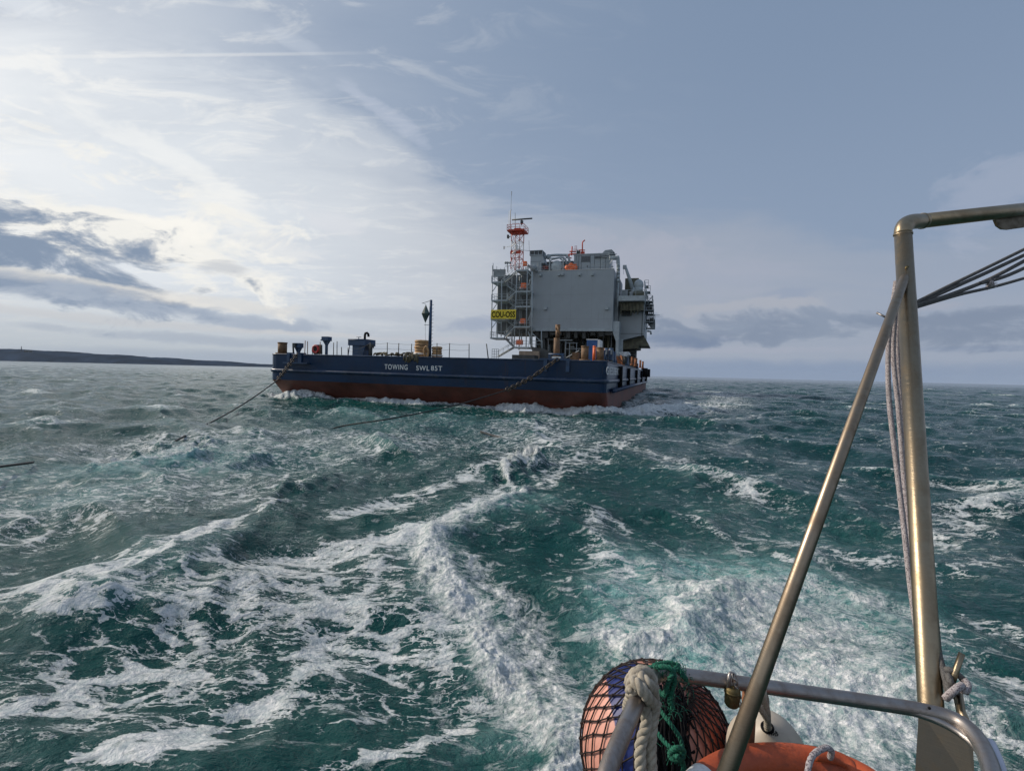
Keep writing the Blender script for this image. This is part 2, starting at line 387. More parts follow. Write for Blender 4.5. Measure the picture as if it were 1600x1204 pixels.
def brushed(name, col, rough, stain=(.10, .07, .04), samt=.5, bd=.0006):
    m_ = bpy.data.materials.new(name); m_.use_nodes = True; t_ = NT(m_.node_tree); p_ = m_.node_tree.nodes['Principled BSDF']
    co = t_.n('ShaderNodeTexCoord').outputs['Object']
    a_ = t_.noise(co, 7, 8, .65, .5); b_ = t_.noise(co, 40, 5, .7); 
    st = t_.n('ShaderNodeMapping'); t_.put(st.inputs[0], co); st.inputs['Scale'].default_value = (5, 5, 230)
    c_ = t_.noise(st.outputs[0], 3, 4, .6)
    k_ = t_.m('MULTIPLY', t_.ss(t_.m('ADD', t_.m('MULTIPLY', a_, .75), t_.m('MULTIPLY', b_, .25)), .42, .66), samt)
    t_.put(p_.inputs['Base Color'], t_.mix(k_, t_.mix(c_, tuple(v*.82 for v in col)+(1,), (*col, 1)), (*stain, 1)))
    p_.inputs['Metallic'].default_value = 1
    t_.put(p_.inputs['Roughness'], t_.m('ADD', t_.m('ADD', rough, t_.m('MULTIPLY', k_, .3)), t_.m('MULTIPLY', b_, .12)))
    bu = t_.n('ShaderNodeBump'); bu.inputs['Distance'].default_value = bd; t_.put(bu.inputs['Height'], t_.m('ADD', t_.m('MULTIPLY', b_, .5), c_)); t_.put(p_.inputs['Normal'], bu.outputs[0])
    return m_
M['inox'] = brushed('stainless', (.41, .33, .225), .26, (.17, .12, .07), .45)
M['inox_brace'] = brushed('stainless_brace', (.34, .275, .205), .30, (.14, .095, .06), .5, .0002)
M['inox_rail'] = brushed('stainless_rail', (.42, .39, .37), .34, (.12, .08, .06), .6)
M['inox_plate'] = brushed('stainless_plate', (.21, .175, .125), .42, (.10, .085, .06), .8)
M['brass'] = brushed('brass', (.26, .20, .10), .4, (.07, .06, .03), .8)

def ropemat(name, c1, c2, scale, amt=.5):
    m_ = bpy.data.materials.new(name); m_.use_nodes = True; t_ = NT(m_.node_tree); p_ = m_.node_tree.nodes['Principled BSDF']
    co = t_.n('ShaderNodeTexCoord').outputs['Object']
    n_ = t_.noise(co, scale, 3, .7); n2_ = t_.noise(co, scale*.12, 5, .6); n3_ = t_.noise(co, 900, 2, .6)
    c_ = t_.mix(t_.m('MULTIPLY', t_.ss(n_, .46, .60), amt), (*c1, 1), (*c2, 1)); c_ = t_.mix(t_.m('MULTIPLY', t_.ss(n2_, .45, .7), .45), c_, tuple(v*.45 for v in c1)+(1,))
    t_.put(p_.inputs['Base Color'], c_); p_.inputs['Roughness'].default_value = .85
    bu = t_.n('ShaderNodeBump'); bu.inputs['Distance'].default_value = .0008; t_.put(bu.inputs['Height'], n3_); t_.put(p_.inputs['Normal'], bu.outputs[0])
    return m_
M['braid'] = ropemat('braided_rope', (.46, .42, .42), (.07, .045, .06), 260, .9)
M['braid_dark'] = ropemat('dark_braided_rope', (.13, .125, .12), (.03, .028, .03), 260, .7)
M['white_rope'] = ropemat('white_rope', (.42, .375, .30), (.24, .20, .15), 60, .5)
M['green_rope'] = ropemat('green_rope', (.012, .15, .09), (.005, .05, .04), 120, .7)
M['net'] = ropemat('net_cord', (.022, .012, .010), (.012, .008, .008), 120, .6)
# ================================================================== the sea
def hashn(ix, iy, seed):
    h = (ix.astype(np.int64)*374761393 + iy.astype(np.int64)*668265263 + seed*1442695041) & 0x7fffffff
    h = ((h ^ (h >> 13))*1274126177) & 0x7fffffff
    return ((h ^ (h >> 16)) & 0xffff).astype(np.float32)/65535.0
def vnoise(X, Y, seed=0):
    fx = np.floor(X); fy = np.floor(Y); tx = (X-fx).astype(np.float32); ty = (Y-fy).astype(np.float32)
    tx = tx*tx*tx*(tx*(tx*6-15)+10); ty = ty*ty*ty*(ty*(ty*6-15)+10)
    ix = fx.astype(np.int64); iy = fy.astype(np.int64)
    a = hashn(ix, iy, seed); b = hashn(ix+1, iy, seed); c = hashn(ix, iy+1, seed); d_ = hashn(ix+1, iy+1, seed)
    return (a*(1-tx)+b*tx)*(1-ty)+(c*(1-tx)+d_*tx)*ty
def fbm(X, Y, oct_=4, seed=0, gain=.5):
    s_ = 0; a = 1; n = 0
    for i in range(oct_):
        c, sn = math.cos(.7*i+.3), math.sin(.7*i+.3)
        s_ = s_+a*vnoise((X*c-Y*sn)*2**i, (X*sn+Y*c)*2**i, seed+i*17); n += a; a *= gain
    return s_/n
def smooth(x_, a, b):
    t = np.clip((x_-a)/(b-a), 0, 1); return t*t*(3-2*t)

# polar sheet: fine where the photograph looks, coarse elsewhere
fine = np.linspace(R(-60), R(60), 1150); coarse = np.linspace(R(60), R(300), 110)[1:-1]
ang = np.concatenate([fine, coarse]); rr = [.6]
while rr[-1] < 12000:
    r_ = rr[-1]; dr = min(max(r_*r_/1500, .008), .045+.0040*r_)
    if r_ < 2.4: dr = .06
    if r_ > 900: dr = .03*r_
    rr.append(r_+dr)
rr = np.array(rr); NA, NR = len(ang), len(rr)
drr = np.gradient(rr)
AA, RR = np.meshgrid(ang, rr); X0 = (RR*np.sin(AA)).ravel(); Y0 = (RR*np.cos(AA)).ravel(); DR = np.repeat(drr, NA); RAD = RR.ravel()
DR = np.maximum(DR, RAD*.0018)
print('sea grid', NA, NR, NA*NR)
near = RAD < 1500
rng = np.random.RandomState(11)
NW = 64
lam = np.exp(rng.uniform(math.log(.45), math.log(15), NW)); th = R(205)+rng.normal(0, .62, NW); ph = rng.uniform(0, 6.28, NW)
H = np.zeros_like(X0); DX = np.zeros_like(X0); DY = np.zeros_like(X0)
gust = .55+.9*fbm(X0/22, Y0/22, 3, 5)
xs, ys, ds, gs = X0[near], Y0[near], DR[near], gust[near]
hx = np.zeros_like(xs); dxx = np.zeros_like(xs); dyy = np.zeros_like(xs)
for i in range(NW):
    k = 2*math.pi/lam[i]; sl = .056*(min(1, (5.0/lam[i]))**.85)*(min(1, lam[i]/1.2)**.3); a = sl/k
    cx, cy = math.sin(th[i]), math.cos(th[i]); p = k*(xs*cx+ys*cy)+ph[i]
    wgt = smooth(lam[i]/ds, 2.2, 5)
    c_ = np.cos(p)*wgt*a; s_ = np.sin(p)*wgt*a
    hx += c_; dxx -= s_*cx*1.1; dyy -= s_*cy*1.1
H[near] = hx*gs; DX[near] = dxx*gs; DY[near] = dyy*gs
H += .02

# --- drawn features: the wake, laid out on the water as the photograph shows it
def wpt(p): q = sea(p[0], p[1]); return q.x, q.y, q.y
def seg_dist(pts, X, Y):
    """distance to polyline, signed side, and parameter along"""
    best = np.full(X.shape, 1e9, np.float32); side = np.zeros(X.shape, np.float32); par = np.zeros(X.shape, np.float32)
    for i in range(len(pts)-1):
        ax, ay = pts[i][:2]; bx, by = pts[i+1][:2]; vx, vy = bx-ax, by-ay; L2 = vx*vx+vy*vy
        t = np.clip(((X-ax)*vx+(Y-ay)*vy)/L2, 0, 1); dx = X-ax-t*vx; dy = Y-ay-t*vy; d_ = np.hypot(dx, dy)
        m_ = d_ < best; best = np.where(m_, d_, best); side = np.where(m_, np.sign(vx*dy-vy*dx), side); par = np.where(m_, (i+t)/(len(pts)-1), par)
    return best, side, par
zone = RAD < 130
xz, yz = X0[zone], Y0[zone]
_w2 = .16*np.clip(yz/7, .5, 2.5); wx = xz+_w2*(fbm(xz/.33, yz/.33, 2, 23)-.5)*2+.6*(fbm(xz/1.1, yz/1.1, 3, 21)-.5)*np.clip(yz/7, .5, 3); wy = yz+_w2*(fbm(xz/.33, yz/.33, 2, 24)-.5)*2+.6*(fbm(xz/1.1, yz/1.1, 3, 22)-.5)*np.clip(yz/7, .5, 3)
lace = np.zeros_like(xz); churn = np.zeros_like(xz); aer = np.zeros_like(xz); hz = np.zeros_like(xz); rough = np.zeros_like(xz)
def stroke(field, pts, wpx, amp, mode='max', fall=1.0):
    W = [wpt(p) for p in pts]; dep = np.interp
    d_, s_, t_ = seg_dist(W, wx, wy)
    dp = np.interp(t_, np.linspace(0, 1, len(W)), [q[2] for q in W]); wi = np.interp(t_, np.linspace(0, 1, len(W)), wpx if isinstance(wpx, (list, tuple)) else [wpx]*len(W))
    am = np.interp(t_, np.linspace(0, 1, len(W)), amp if isinstance(amp, (list, tuple)) else [amp]*len(W))
    g = np.exp(-(d_/(wi*dp/FPX))**2*fall)*am
    return np.maximum(field, g) if mode == 'max' else field+g
def ell(field, cx, cy, rx, ry, amp, rot=0.0, mode='max', hard=1.0):
    c = sea(cx, cy); f_ = sea(cx, cy-ry); n_ = sea(cx, cy+ry); r1 = rx*c.y/FPX; r2 = (f_.y-n_.y)/2; cy_ = (f_.y+n_.y)/2
    sc = cy_/max(c.y, .1); cxw = c.x*sc**.5
    a = math.atan2(cxw, cy_)+rot; dx = wx-cxw; dy = wy-cy_
    u = dx*math.cos(a)-dy*math.sin(a); v = dx*math.sin(a)+dy*math.cos(a)
    g = np.exp(-((u/r1)**2+(v/r2)**2)**hard)*amp
    return np.maximum(field, g) if mode == 'max' else field+g
# lace field on the left
lace = stroke(lace, [(-150, 1010), (0, 960), (180, 920), (350, 830), (450, 790)], [50, 55, 48, 40, 26], [.8, .85, .95, .95, .6])
lace = stroke(lace, [(350, 900), (480, 880), (620, 850), (720, 800), (790, 760)], [70, 62, 45, 28, 24], [.75, .85, .95, .85, .7])
lace = ell(lace, 430, 960, 270, 110, .66, hard=1.6); lace = ell(lace, 560, 1010, 190, 130, .62, hard=1.6); lace = ell(lace, 240, 1080, 300, 110, .53, hard=1.6)
lace = stroke(lace, [(180, 1210), (330, 1130), (460, 1060), (560, 960)], [70, 60, 55, 45], [.85, .9, .85, .7])
lace = stroke(lace, [(500, 1210), (600, 1160), (740, 1080)], 28, .70); lace = stroke(lace, [(-60, 1180), (120, 1080), (260, 1030)], 42, .72)
lace = ell(lace, 700, 1010, 90, 110, .52, hard=1.5); lace = ell(lace, 90, 920, 160, 26, .55)
# foam behind and around the far ridge
for p_, w_, a_ in [([(560, 800), (660, 760), (760, 730), (830, 700), (900, 690)], 26, .78), ([(700, 745), (830, 735), (950, 700)], 20, .62), ([(840, 760), (900, 720), (960, 690), (1000, 680)], 16, .62),
                   ([(940, 800), (960, 850), (985, 900)], 22, .60), ([(880, 800), (990, 820), (1090, 880)], 18, .46), ([(930, 860), (1000, 870), (1060, 900)], 14, .5),
                   ([(950, 690), (1040, 710), (1110, 750), (1190, 780)], 24, .60), ([(1010, 740), (1100, 745), (1200, 760)], 12, .5), ([(1190, 820), (1290, 860), (1400, 880)], 30, .55),
                   ([(980, 660), (1100, 655), (1220, 650)], 10, .55), ([(1150, 690), (1300, 700), (1400, 690)], 12, .42), ([(1080, 620), (1200, 614), (1350, 612)], 8, .45),
                   ([(1430, 850), (1500, 800), (1600, 790), (1750, 800)], 40, .62), ([(1470, 760), (1560, 770), (1700, 790)], 22, .66), ([(1450, 900), (1560, 870), (1660, 900)], 30, .5),
                   ([(1480, 990), (1540, 1040), (1600, 1090), (1700, 1180)], 50, .48), ([(1480, 1110), (1560, 1160), (1640, 1210)], 34, .6), ([(1500, 960), (1600, 1000)], 24, .5),
                   ([(0, 800), (120, 775), (260, 735), (420, 720)], 14, .45), ([(-60, 880), (90, 870), (250, 880)], 14, .42), ([(300, 740), (420, 700), (480, 690)], 10, .5), ([(60, 665), (160, 660)], 6, .5),
                   ([(430, 660), (560, 640), (700, 650)], 8, .42), ([(200, 780), (330, 760), (470, 750)], 9, .45), ([(360, 790), (470, 760), (600, 740), (700, 720)], 12, .5)]:
    lace = stroke(lace, p_, w_*1.35, a_*.93)
lace = ell(lace, 190, 790, 330, 50, .47, hard=2); lace = ell(lace, 560, 700, 300, 34, .46, hard=2); lace = ell(lace, 850, 700, 170, 50, .50, hard=1.6); lace = ell(lace, 330, 690, 260, 22, .50, hard=2)
for p_, w_, a_ in [([(0, 735), (120, 742), (330, 715), (480, 690)], 9, .66), ([(-40, 835), (140, 810), (300, 800), (420, 770)], 10, .62), ([(0, 905), (140, 885), (260, 850)], 12, .62),
                   ([(300, 760), (430, 735), (600, 705)], 8, .62), ([(100, 690), (200, 700), (330, 728)], 7, .62), ([(560, 690), (640, 700), (760, 690)], 7, .6), ([(1020, 690), (1140, 700), (1260, 730), (1330, 770)], 12, .56), ([(1050, 800), (1150, 830), (1230, 870)], 16, .54), ([(880, 900), (960, 920), (1040, 950)], 14, .5)]:
    lace = stroke(lace, p_, w_, a_)
# dense churned white water: the breaking ridge and the propeller wash
RID = [(860, 1230), (835, 1130), (800, 1050), (762, 985), (715, 930), (678, 880), (690, 840), (738, 808), (785, 792), (815, 772)]
churn = stroke(churn, RID, [66, 60, 50, 42, 42, 50, 46, 36, 26, 22], [.88, .9, .95, .95, .95, 1, .95, .8, .85, .8])
churn = stroke(churn, [(900, 1230), (890, 1120), (870, 1050), (820, 980), (790, 930), (740, 880)], [80, 70, 56, 44, 40, 34], [.86, .84, .76, .70, .74, .75])
churn = stroke(churn, [(800, 752), (815, 730), (828, 715)], 12, .85)
churn = ell(churn, 1010, 1010, 90, 36, .85, hard=1.3); churn = stroke(churn, [(970, 1000), (1040, 990), (1065, 950), (1100, 915), (1130, 905)], [30, 36, 30, 26, 20], [.9, .8, .95, .95, .8])
churn = ell(churn, 1200, 1010, 260, 130, .70, hard=1.8); churn = ell(churn, 1300, 1110, 230, 130, .78, hard=1.8); churn = ell(churn, 1000, 1100, 140, 100, .74, hard=1.6)
churn = stroke(churn, [(1180, 910), (1290, 920), (1400, 960)], 34, .66); churn = stroke(churn, [(1230, 830), (1330, 900), (1420, 990)], 26, .5)
churn = stroke(churn, [(185, 702), (235, 696), (290, 692)], [22, 28, 18], [.9, 1.15, .8]); churn = stroke(churn, [(250, 722), (310, 712), (370, 712)], 22, .85); churn = stroke(churn, [(60, 660), (160, 664)], 10, .7); churn = stroke(churn, [(0, 765), (140, 755), (250, 742)], 14, .62); churn = stroke(churn, [(180, 730), (300, 742), (90, 760)], 10, .5)
# along the hull: bow wave
def bw(X, Y): q = BM @ Vector((X, Y, 0)); return q.x, q.y, q.y
def hullfoam(field, pts, wm, amp):
    W = [bw(*p) for p in pts]; d_, s_, t_ = seg_dist(W, wx, wy)
    am = np.interp(t_, np.linspace(0, 1, len(W)), amp); return np.maximum(field, np.exp(-(d_/wm)**2)*am)
churn = hullfoam(churn, [(-37, 2.5), (-34, .9), (-31, .9), (-27, 1.2)], 1.2, [.9, 1.4, 1.4, .5])
churn = hullfoam(churn, [(-27, 1.4), (-22, 1.0), (-19, .5), (-14, 1.1), (-9, .4), (-4, .5), (1, .9), (3, 5)], 1.1, [.7, 1.35, 1.2, .7, 1.3, 1.1, 1.3, 1.1])
churn = hullfoam(churn, [(1.5, 3), (4.5, 9), (7, 18), (7, 34)], 2.4, [1.1, .95, .8, .6])
churn = hullfoam(churn, [(1, 5), (1.2, 20), (1.2, 45), (1.2, 90)], 1.0, [.8, .6, .6, .6])
lace = hullfoam(lace, [(4, 4), (9, 14), (14, 36), (17, 100)], 4.5, [.7, .6, .55, .5])
# aerated turquoise water
aer = ell(aer, 230, 735, 330, 46, .75, hard=1.3); aer = ell(aer, 1190, 1030, 330, 190, 1.25, hard=1.8); aer = stroke(aer, RID, 75, .6); aer = ell(aer, 850, 1150, 170, 130, .7)
aer = ell(aer, 120, 780, 230, 36, .7); aer = ell(aer, 640, 665, 260, 22, .45); aer = ell(aer, 1250, 830, 220, 60, .45)
lace = np.maximum(lace, aer*.30)
# heights
def ridge(pts, wpx, amp):
    W = [wpt(p) for p in pts]; d_, s_, t_ = seg_dist(W, wx, wy)
    tt = np.linspace(0, 1, len(W)); dp = np.interp(t_, tt, [q[2] for q in W]); wi = np.interp(t_, tt, wpx)*dp/FPX; am = np.interp(t_, tt, amp)
    am = am*(.55+.9*fbm(xz/.8, yz/.8, 3, 93)); st = np.where(s_ > 0, .6, 1.6)      # steep on the breaking side
    return np.exp(-(d_/(wi*st))**2)*am
hz += ridge(RID, [45, 42, 38, 34, 34, 36, 32, 24, 20, 18], [.08, .09, .10, .12, .14, .17, .18, .18, .22, .13])
hz += ridge([(798, 748), (815, 735), (826, 722), (832, 712)], [14, 17, 16, 10], [.15, .35, .55, .2])
hz += ridge([(950, 1040), (990, 1010), (1055, 985), (1085, 930), (1130, 915), (1200, 925)], [30, 34, 34, 32, 32, 30], [.04, .12, .14, .20, .20, .06])
hz += ridge([(195, 706), (240, 700), (290, 696)], [16, 22, 16], [.15, .42, .2]) + ridge([(150, 740), (260, 722), (380, 716)], [24, 26, 22], [.12, .28, .2])
hz += ridge([(0, 985), (180, 940), (350, 850), (450, 805)], [60, 50, 40, 30], [.08, .10, .12, .13])
hz += ridge([(420, 800), (460, 770), (520, 750)], [24, 24, 20], [.1, .28, .1])
def bridge(pts, wm, amp):
    W = [bw(*p) for p in pts]; d_, s_, t_ = seg_dist(W, wx, wy); am = np.interp(t_, np.linspace(0, 1, len(W)), amp); return np.exp(-(d_/wm)**2)*am
hz += bridge([(-37, 2.5), (-34, .9), (-31.5, .9), (-28, 1.2)], 1.0, [.3, 1.2, 1.1, .2]) + bridge([(-27, 1.4), (-22, 1.0), (-18, .6), (-14, 1.1), (-9, .4), (-4, .5), (1, .9), (3, 4)], .8, [.25, .7, .45, .25, .6, .42, .55, .4])
hz += bridge([(2, 4), (6, 12), (10, 26)], 1.4, [.35, .5, .2])
# turbulence of the white water
churn *= .78+.44*fbm(xz/.9, yz/.9, 4, 91)+.10
ch = np.clip(churn, 0, 1)
nf = np.clip(DR[zone]*5, .12, 9)
t1 = fbm(xz/.42, yz/.42, 5, 31, .55)-.5; t2 = np.abs(fbm(xz/.75+t1*1.4, yz/.75, 4, 41)-.5)
hz += (.25*ch+.75*ch**4)*(t1*.17 - t2*.18)*np.clip(yz/12, .7, 2.2)*(nf < 3) + aer*t1*.05
f1 = fbm(xz/.085, yz/.085, 3, 61, .6)-.5
hz += ch**2*f1*.05*(DR[zone] < .06) + ch**2*np.abs(fbm(xz/.19, yz/.19, 3, 71)-.5)*-.08*(DR[zone] < .1)
hz += np.clip(lace, 0, 1)*(fbm(xz/.5, yz/.25, 3, 51)-.5)*.05
H[zone] += hz
calm = np.ones_like(X0); calm[zone] = 1-.35*np.clip(ch, 0, 1)
# whitecaps on the steep crests of the open sea
cap = smooth(H/np.maximum(gust, .3), .17, .34)*smooth(fbm(X0/9, Y0/9, 3, 77), .50, .70)*(RAD < 1400)
LA = np.zeros_like(X0); CH = np.zeros_like(X0); AE_GLOW = np.zeros_like(X0)
LA[zone] = lace; CH[zone] = churn; AE_GLOW[zone] = aer
LA = np.maximum(LA, cap*.62); AE_GLOW = np.clip(AE_GLOW+cap*.3+smooth(H, .05, .45)*.35, 0, 1)  # height term paints light showing through the crests as extra turquoise
# wave dim inside the hull outline is harmless; write the mesh
V = np.empty((NA*NR, 3), np.float32); V[:, 0] = X0+DX*calm; V[:, 1] = Y0+DY*calm; V[:, 2] = H
ii = np.arange(NR-1)[:, None]*NA; jj = np.arange(NA)[None, :]; j2 = (np.arange(NA)+1) % NA
q = np.stack([ii+jj, ii+j2[None, :], ii+NA+j2[None, :], ii+NA+jj], -1).reshape(-1, 4)[:, ::-1]
me = bpy.data.meshes.new('sea'); me.vertices.add(len(V)); me.vertices.foreach_set('co', V.ravel())
me.loops.add(q.size); me.loops.foreach_set('vertex_index', q.ravel().astype(np.int32))
me.polygons.add(len(q)); me.polygons.foreach_set('loop_start', np.arange(0, q.size, 4, dtype=np.int32))
me.polygons.foreach_set('use_smooth', np.ones(len(q), bool)); me.update(calc_edges=True)
for nm, arr in (('lace', LA), ('churn', CH), ('aer', AE_GLOW), ('far', smooth(np.log10(RAD), 1.3, 3.2))):
    at_ = me.attributes.new(nm, 'FLOAT', 'POINT'); at_.data.foreach_set('value', arr.astype(np.float32))
sea_o = bpy.data.objects.new('sea', me); COL.objects.link(sea_o); kind(sea_o, 'structure')

ms = bpy.data.materials.new('sea_water'); ms.use_nodes = True; t = NT(ms.node_tree); p = ms.node_tree.nodes['Principled BSDF']
P = t.n('ShaderNodeNewGeometry').outputs['Position']
lc, cc, ae_glow, far = t.attr('lace'), t.attr('churn'), t.attr('aer'), t.attr('far')
sx, sy, sz = t.sep(P)[:3]
flat = t.comb(sx, sy, 0)
# streaks of foam run along the wake: stretch the pattern slightly
mp = t.n('ShaderNodeMapping'); t.put(mp.inputs[0], flat); mp.inputs['Rotation'].default_value = (0, 0, R(25)); mp.inputs['Scale'].default_value = (.72, 1.35, 1)
warp = t.vm('SCALE', t.vm('SUBTRACT', t.noise(mp.outputs[0], 1.6, 5, .6, col=True), (.5, .5, .5)), sc=.75)
q1 = t.vm('ADD', mp.outputs[0], warp)
vo = t.n('ShaderNodeTexVoronoi', feature='DISTANCE_TO_EDGE'); t.put(vo.inputs['Vector'], q1); vo.inputs['Scale'].default_value = 1.7
vo2 = t.n('ShaderNodeTexVoronoi', feature='DISTANCE_TO_EDGE'); t.put(vo2.inputs['Vector'], t.vm('ADD', q1, t.vm('SCALE', warp, sc=.4))); vo2.inputs['Scale'].default_value = 5.2
fb = t.noise(mp.outputs[0], 2.3, 9, .68, .5); fb2 = t.noise(flat, .55, 5, .6, .6)
# lower = more foam
lv = t.m('ADD', t.m('MULTIPLY', t.m('MINIMUM', vo.outputs['Distance'], .45), 1.75), t.m('MULTIPLY', t.m('MINIMUM', vo2.outputs['Distance'], .4), .6))
lv = t.m('ADD', lv, t.m('MULTIPLY', t.m('SUBTRACT', fb, .5), 1.15)); lv = t.m('ADD', lv, t.m('MULTIPLY', t.m('SUBTRACT', fb2, .5), .6))
thr = t.m('SUBTRACT', t.m('MULTIPLY', lc, .85), .235)
dpt = t.m('SUBTRACT', thr, lv); fm1 = t.m('ADD', t.ss(dpt, -.03, .035, 0, .66), t.ss(dpt, 0, .22, 0, .32))
cn = t.noise(P, 3.4, 10, .68, .8); cn2 = t.noise(P, 14, 6, .7, .3)
cv = t.m('ADD', t.m('MULTIPLY', cn, .75), t.m('MULTIPLY', cn2, .25))
fm2 = t.ss(t.m('ADD', cv, t.m('MULTIPLY', t.m('SUBTRACT', cc, 1.0), .55)), .20, .46)
fm2 = t.m('MULTIPLY', fm2, t.ss(cc, .08, .3))
fm2 = t.m('MULTIPLY', fm2, t.ss(cn2, .30, .58, .62, 1.0))
rid = t.m('ABSOLUTE', t.m('SUBTRACT', t.noise(P, 2.1, 7, .6, 1.4), .5)); wsp = t.m('MULTIPLY', t.ss(rid, .055, .0), t.ss(cc, .25, .6, 0, .8)); fm2 = t.m('MAXIMUM', fm2, wsp)
# thin net of bubble lines between the patches
vo3 = t.n('ShaderNodeTexVoronoi', feature='DISTANCE_TO_EDGE'); t.put(vo3.inputs['Vector'], t.vm('ADD', q1, t.vm('SCALE', warp, sc=.8))); vo3.inputs['Scale'].default_value = 3.4
fil = t.m('SUBTRACT', t.m('ADD', t.m('MULTIPLY', lc, .13), t.m('MULTIPLY', t.m('SUBTRACT', fb, .56), .55)), vo3.outputs['Distance'])
fil = t.m('MULTIPLY', t.ss(fil, -.01, .03), t.ss(lc, .12, .4, 0, .85))
# flecks strewn over the whole disturbed sea
flk = t.noise(t.comb(t.m('MULTIPLY', sx, .8), t.m('MULTIPLY', sy, 1.3), 0), 3.1, 9, .74, .8)
flk = t.m('MULTIPLY', t.ss(t.m('ADD', flk, t.m('MULTIPLY', ae_glow, .07)), .560, .635), t.ss(t.noise(flat, .16, 4, .6), .38, .60, .2, .95))
flk = t.m('MULTIPLY', flk, t.ss(far, .80, .3, .12, .85))
fm = t.m('MAXIMUM', t.m('MAXIMUM', fm1, fm2), t.m('MAXIMUM', fil, flk))
# fine bubbles strewn over aerated water
bub = t.m('MULTIPLY', t.ss(t.noise(P, 38, 3, .6), .62, .72), t.m('MULTIPLY', ae_glow, .35))
fm = t.m('MAXIMUM', fm, bub)
deep = t.mix(t.ss(sx, -14, 22), (.0015, .055, .050, 1), (.0020, .038, .040, 1))  # left-right shift puts sunlit and sky-reflecting water into the body colour
aq = t.mix(t.ss(cn, .35, .65), (.05, .19, .18, 1), (.23, .43, .42, 1))
body = t.mix(t.m('MULTIPLY', t.m('POWER', t.m('MINIMUM', ae_glow, 1), 1.8), t.ss(fb2, .25, .65, .45, 1.0)), deep, aq)
foamc = t.mix(t.ss(t.m('ADD', cn2, t.m('MULTIPLY', cn, .6)), .55, 1.05), (.40, .47, .48, 1), (.80, .80, .79, 1))
t.put(p.inputs['Base Color'], t.mix(fm, body, foamc))
t.put(p.inputs['Roughness'], t.m('ADD', t.m('ADD', .035, t.m('MULTIPLY', far, .07)), t.m('MULTIPLY', fm, .6)))
t.put(p.inputs['IOR'], 1.333); t.put(p.inputs['Specular IOR Level'], t.m('SUBTRACT', .31, t.m('MULTIPLY', fm, .2)))
# ripples
rp = t.m('ADD', t.m('MULTIPLY', t.noise(t.comb(t.m('MULTIPLY', sx, .75), sy, sz), 4.2, 6, .62, .5), 1.0), t.m('MULTIPLY', t.noise(flat, 17, 4, .6, .2), .22))
b1 = t.n('ShaderNodeBump'); t.put(b1.inputs['Strength'], t.ss(t.noise(flat, .35, 4, .6), .35, .62, .65, 1.05)); b1.inputs['Distance'].default_value = .14; t.put(b1.inputs['Height'], rp)
b2 = t.n('ShaderNodeBump'); t.put(b2.inputs['Strength'], t.m('MULTIPLY', fm, .9)); b2.inputs['Distance'].default_value = .035
t.put(b2.inputs['Height'], t.m('ADD', cv, t.m('MULTIPLY', fm, .45))); t.put(b2.inputs['Normal'], b1.outputs[0]); t.put(p.inputs['Normal'], b2.outputs[0])
me.materials.append(ms)

# sea spray: droplets flung off the breaking crests
def spray():
    pts = []; src = np.zeros((0, 4))
    rs = np.random.RandomState(5)
    idx = np.where((CH > .62) & (RAD < 26) & (np.abs(AA.ravel()) < R(60)))[0]
    wgt = (H[idx]-.02).clip(.0)**2.2*RAD[idx]*DR[idx]; wgt /= wgt.sum()
    pk = rs.choice(idx, 11000, p=wgt); hh = rs.exponential(.06, len(pk))
    c = V[pk].copy(); c[:, 2] += hh; c[:, 0] += rs.normal(0, .05, len(pk)); c[:, 1] += rs.normal(0, .05, len(pk))
    r_ = rs.uniform(.0010, .0036, len(pk))*np.clip(RAD[pk]/7, .8, 2.2)
    oc = np.array([(1, 0, 0), (-1, 0, 0), (0, 1, 0), (0, -1, 0), (0, 0, 1), (0, 0, -1)], float)
    of = [(0, 2, 4), (2, 1, 4), (1, 3, 4), (3, 0, 4), (2, 0, 5), (1, 2, 5), (3, 1, 5), (0, 3, 5)]
    mb = MB()
    for i in range(len(pk)): mb.add((c[i]+oc*r_[i]).tolist(), of, True)
    o = mb.build('sea_spray', M['droplet']); kind(o, 'stuff')
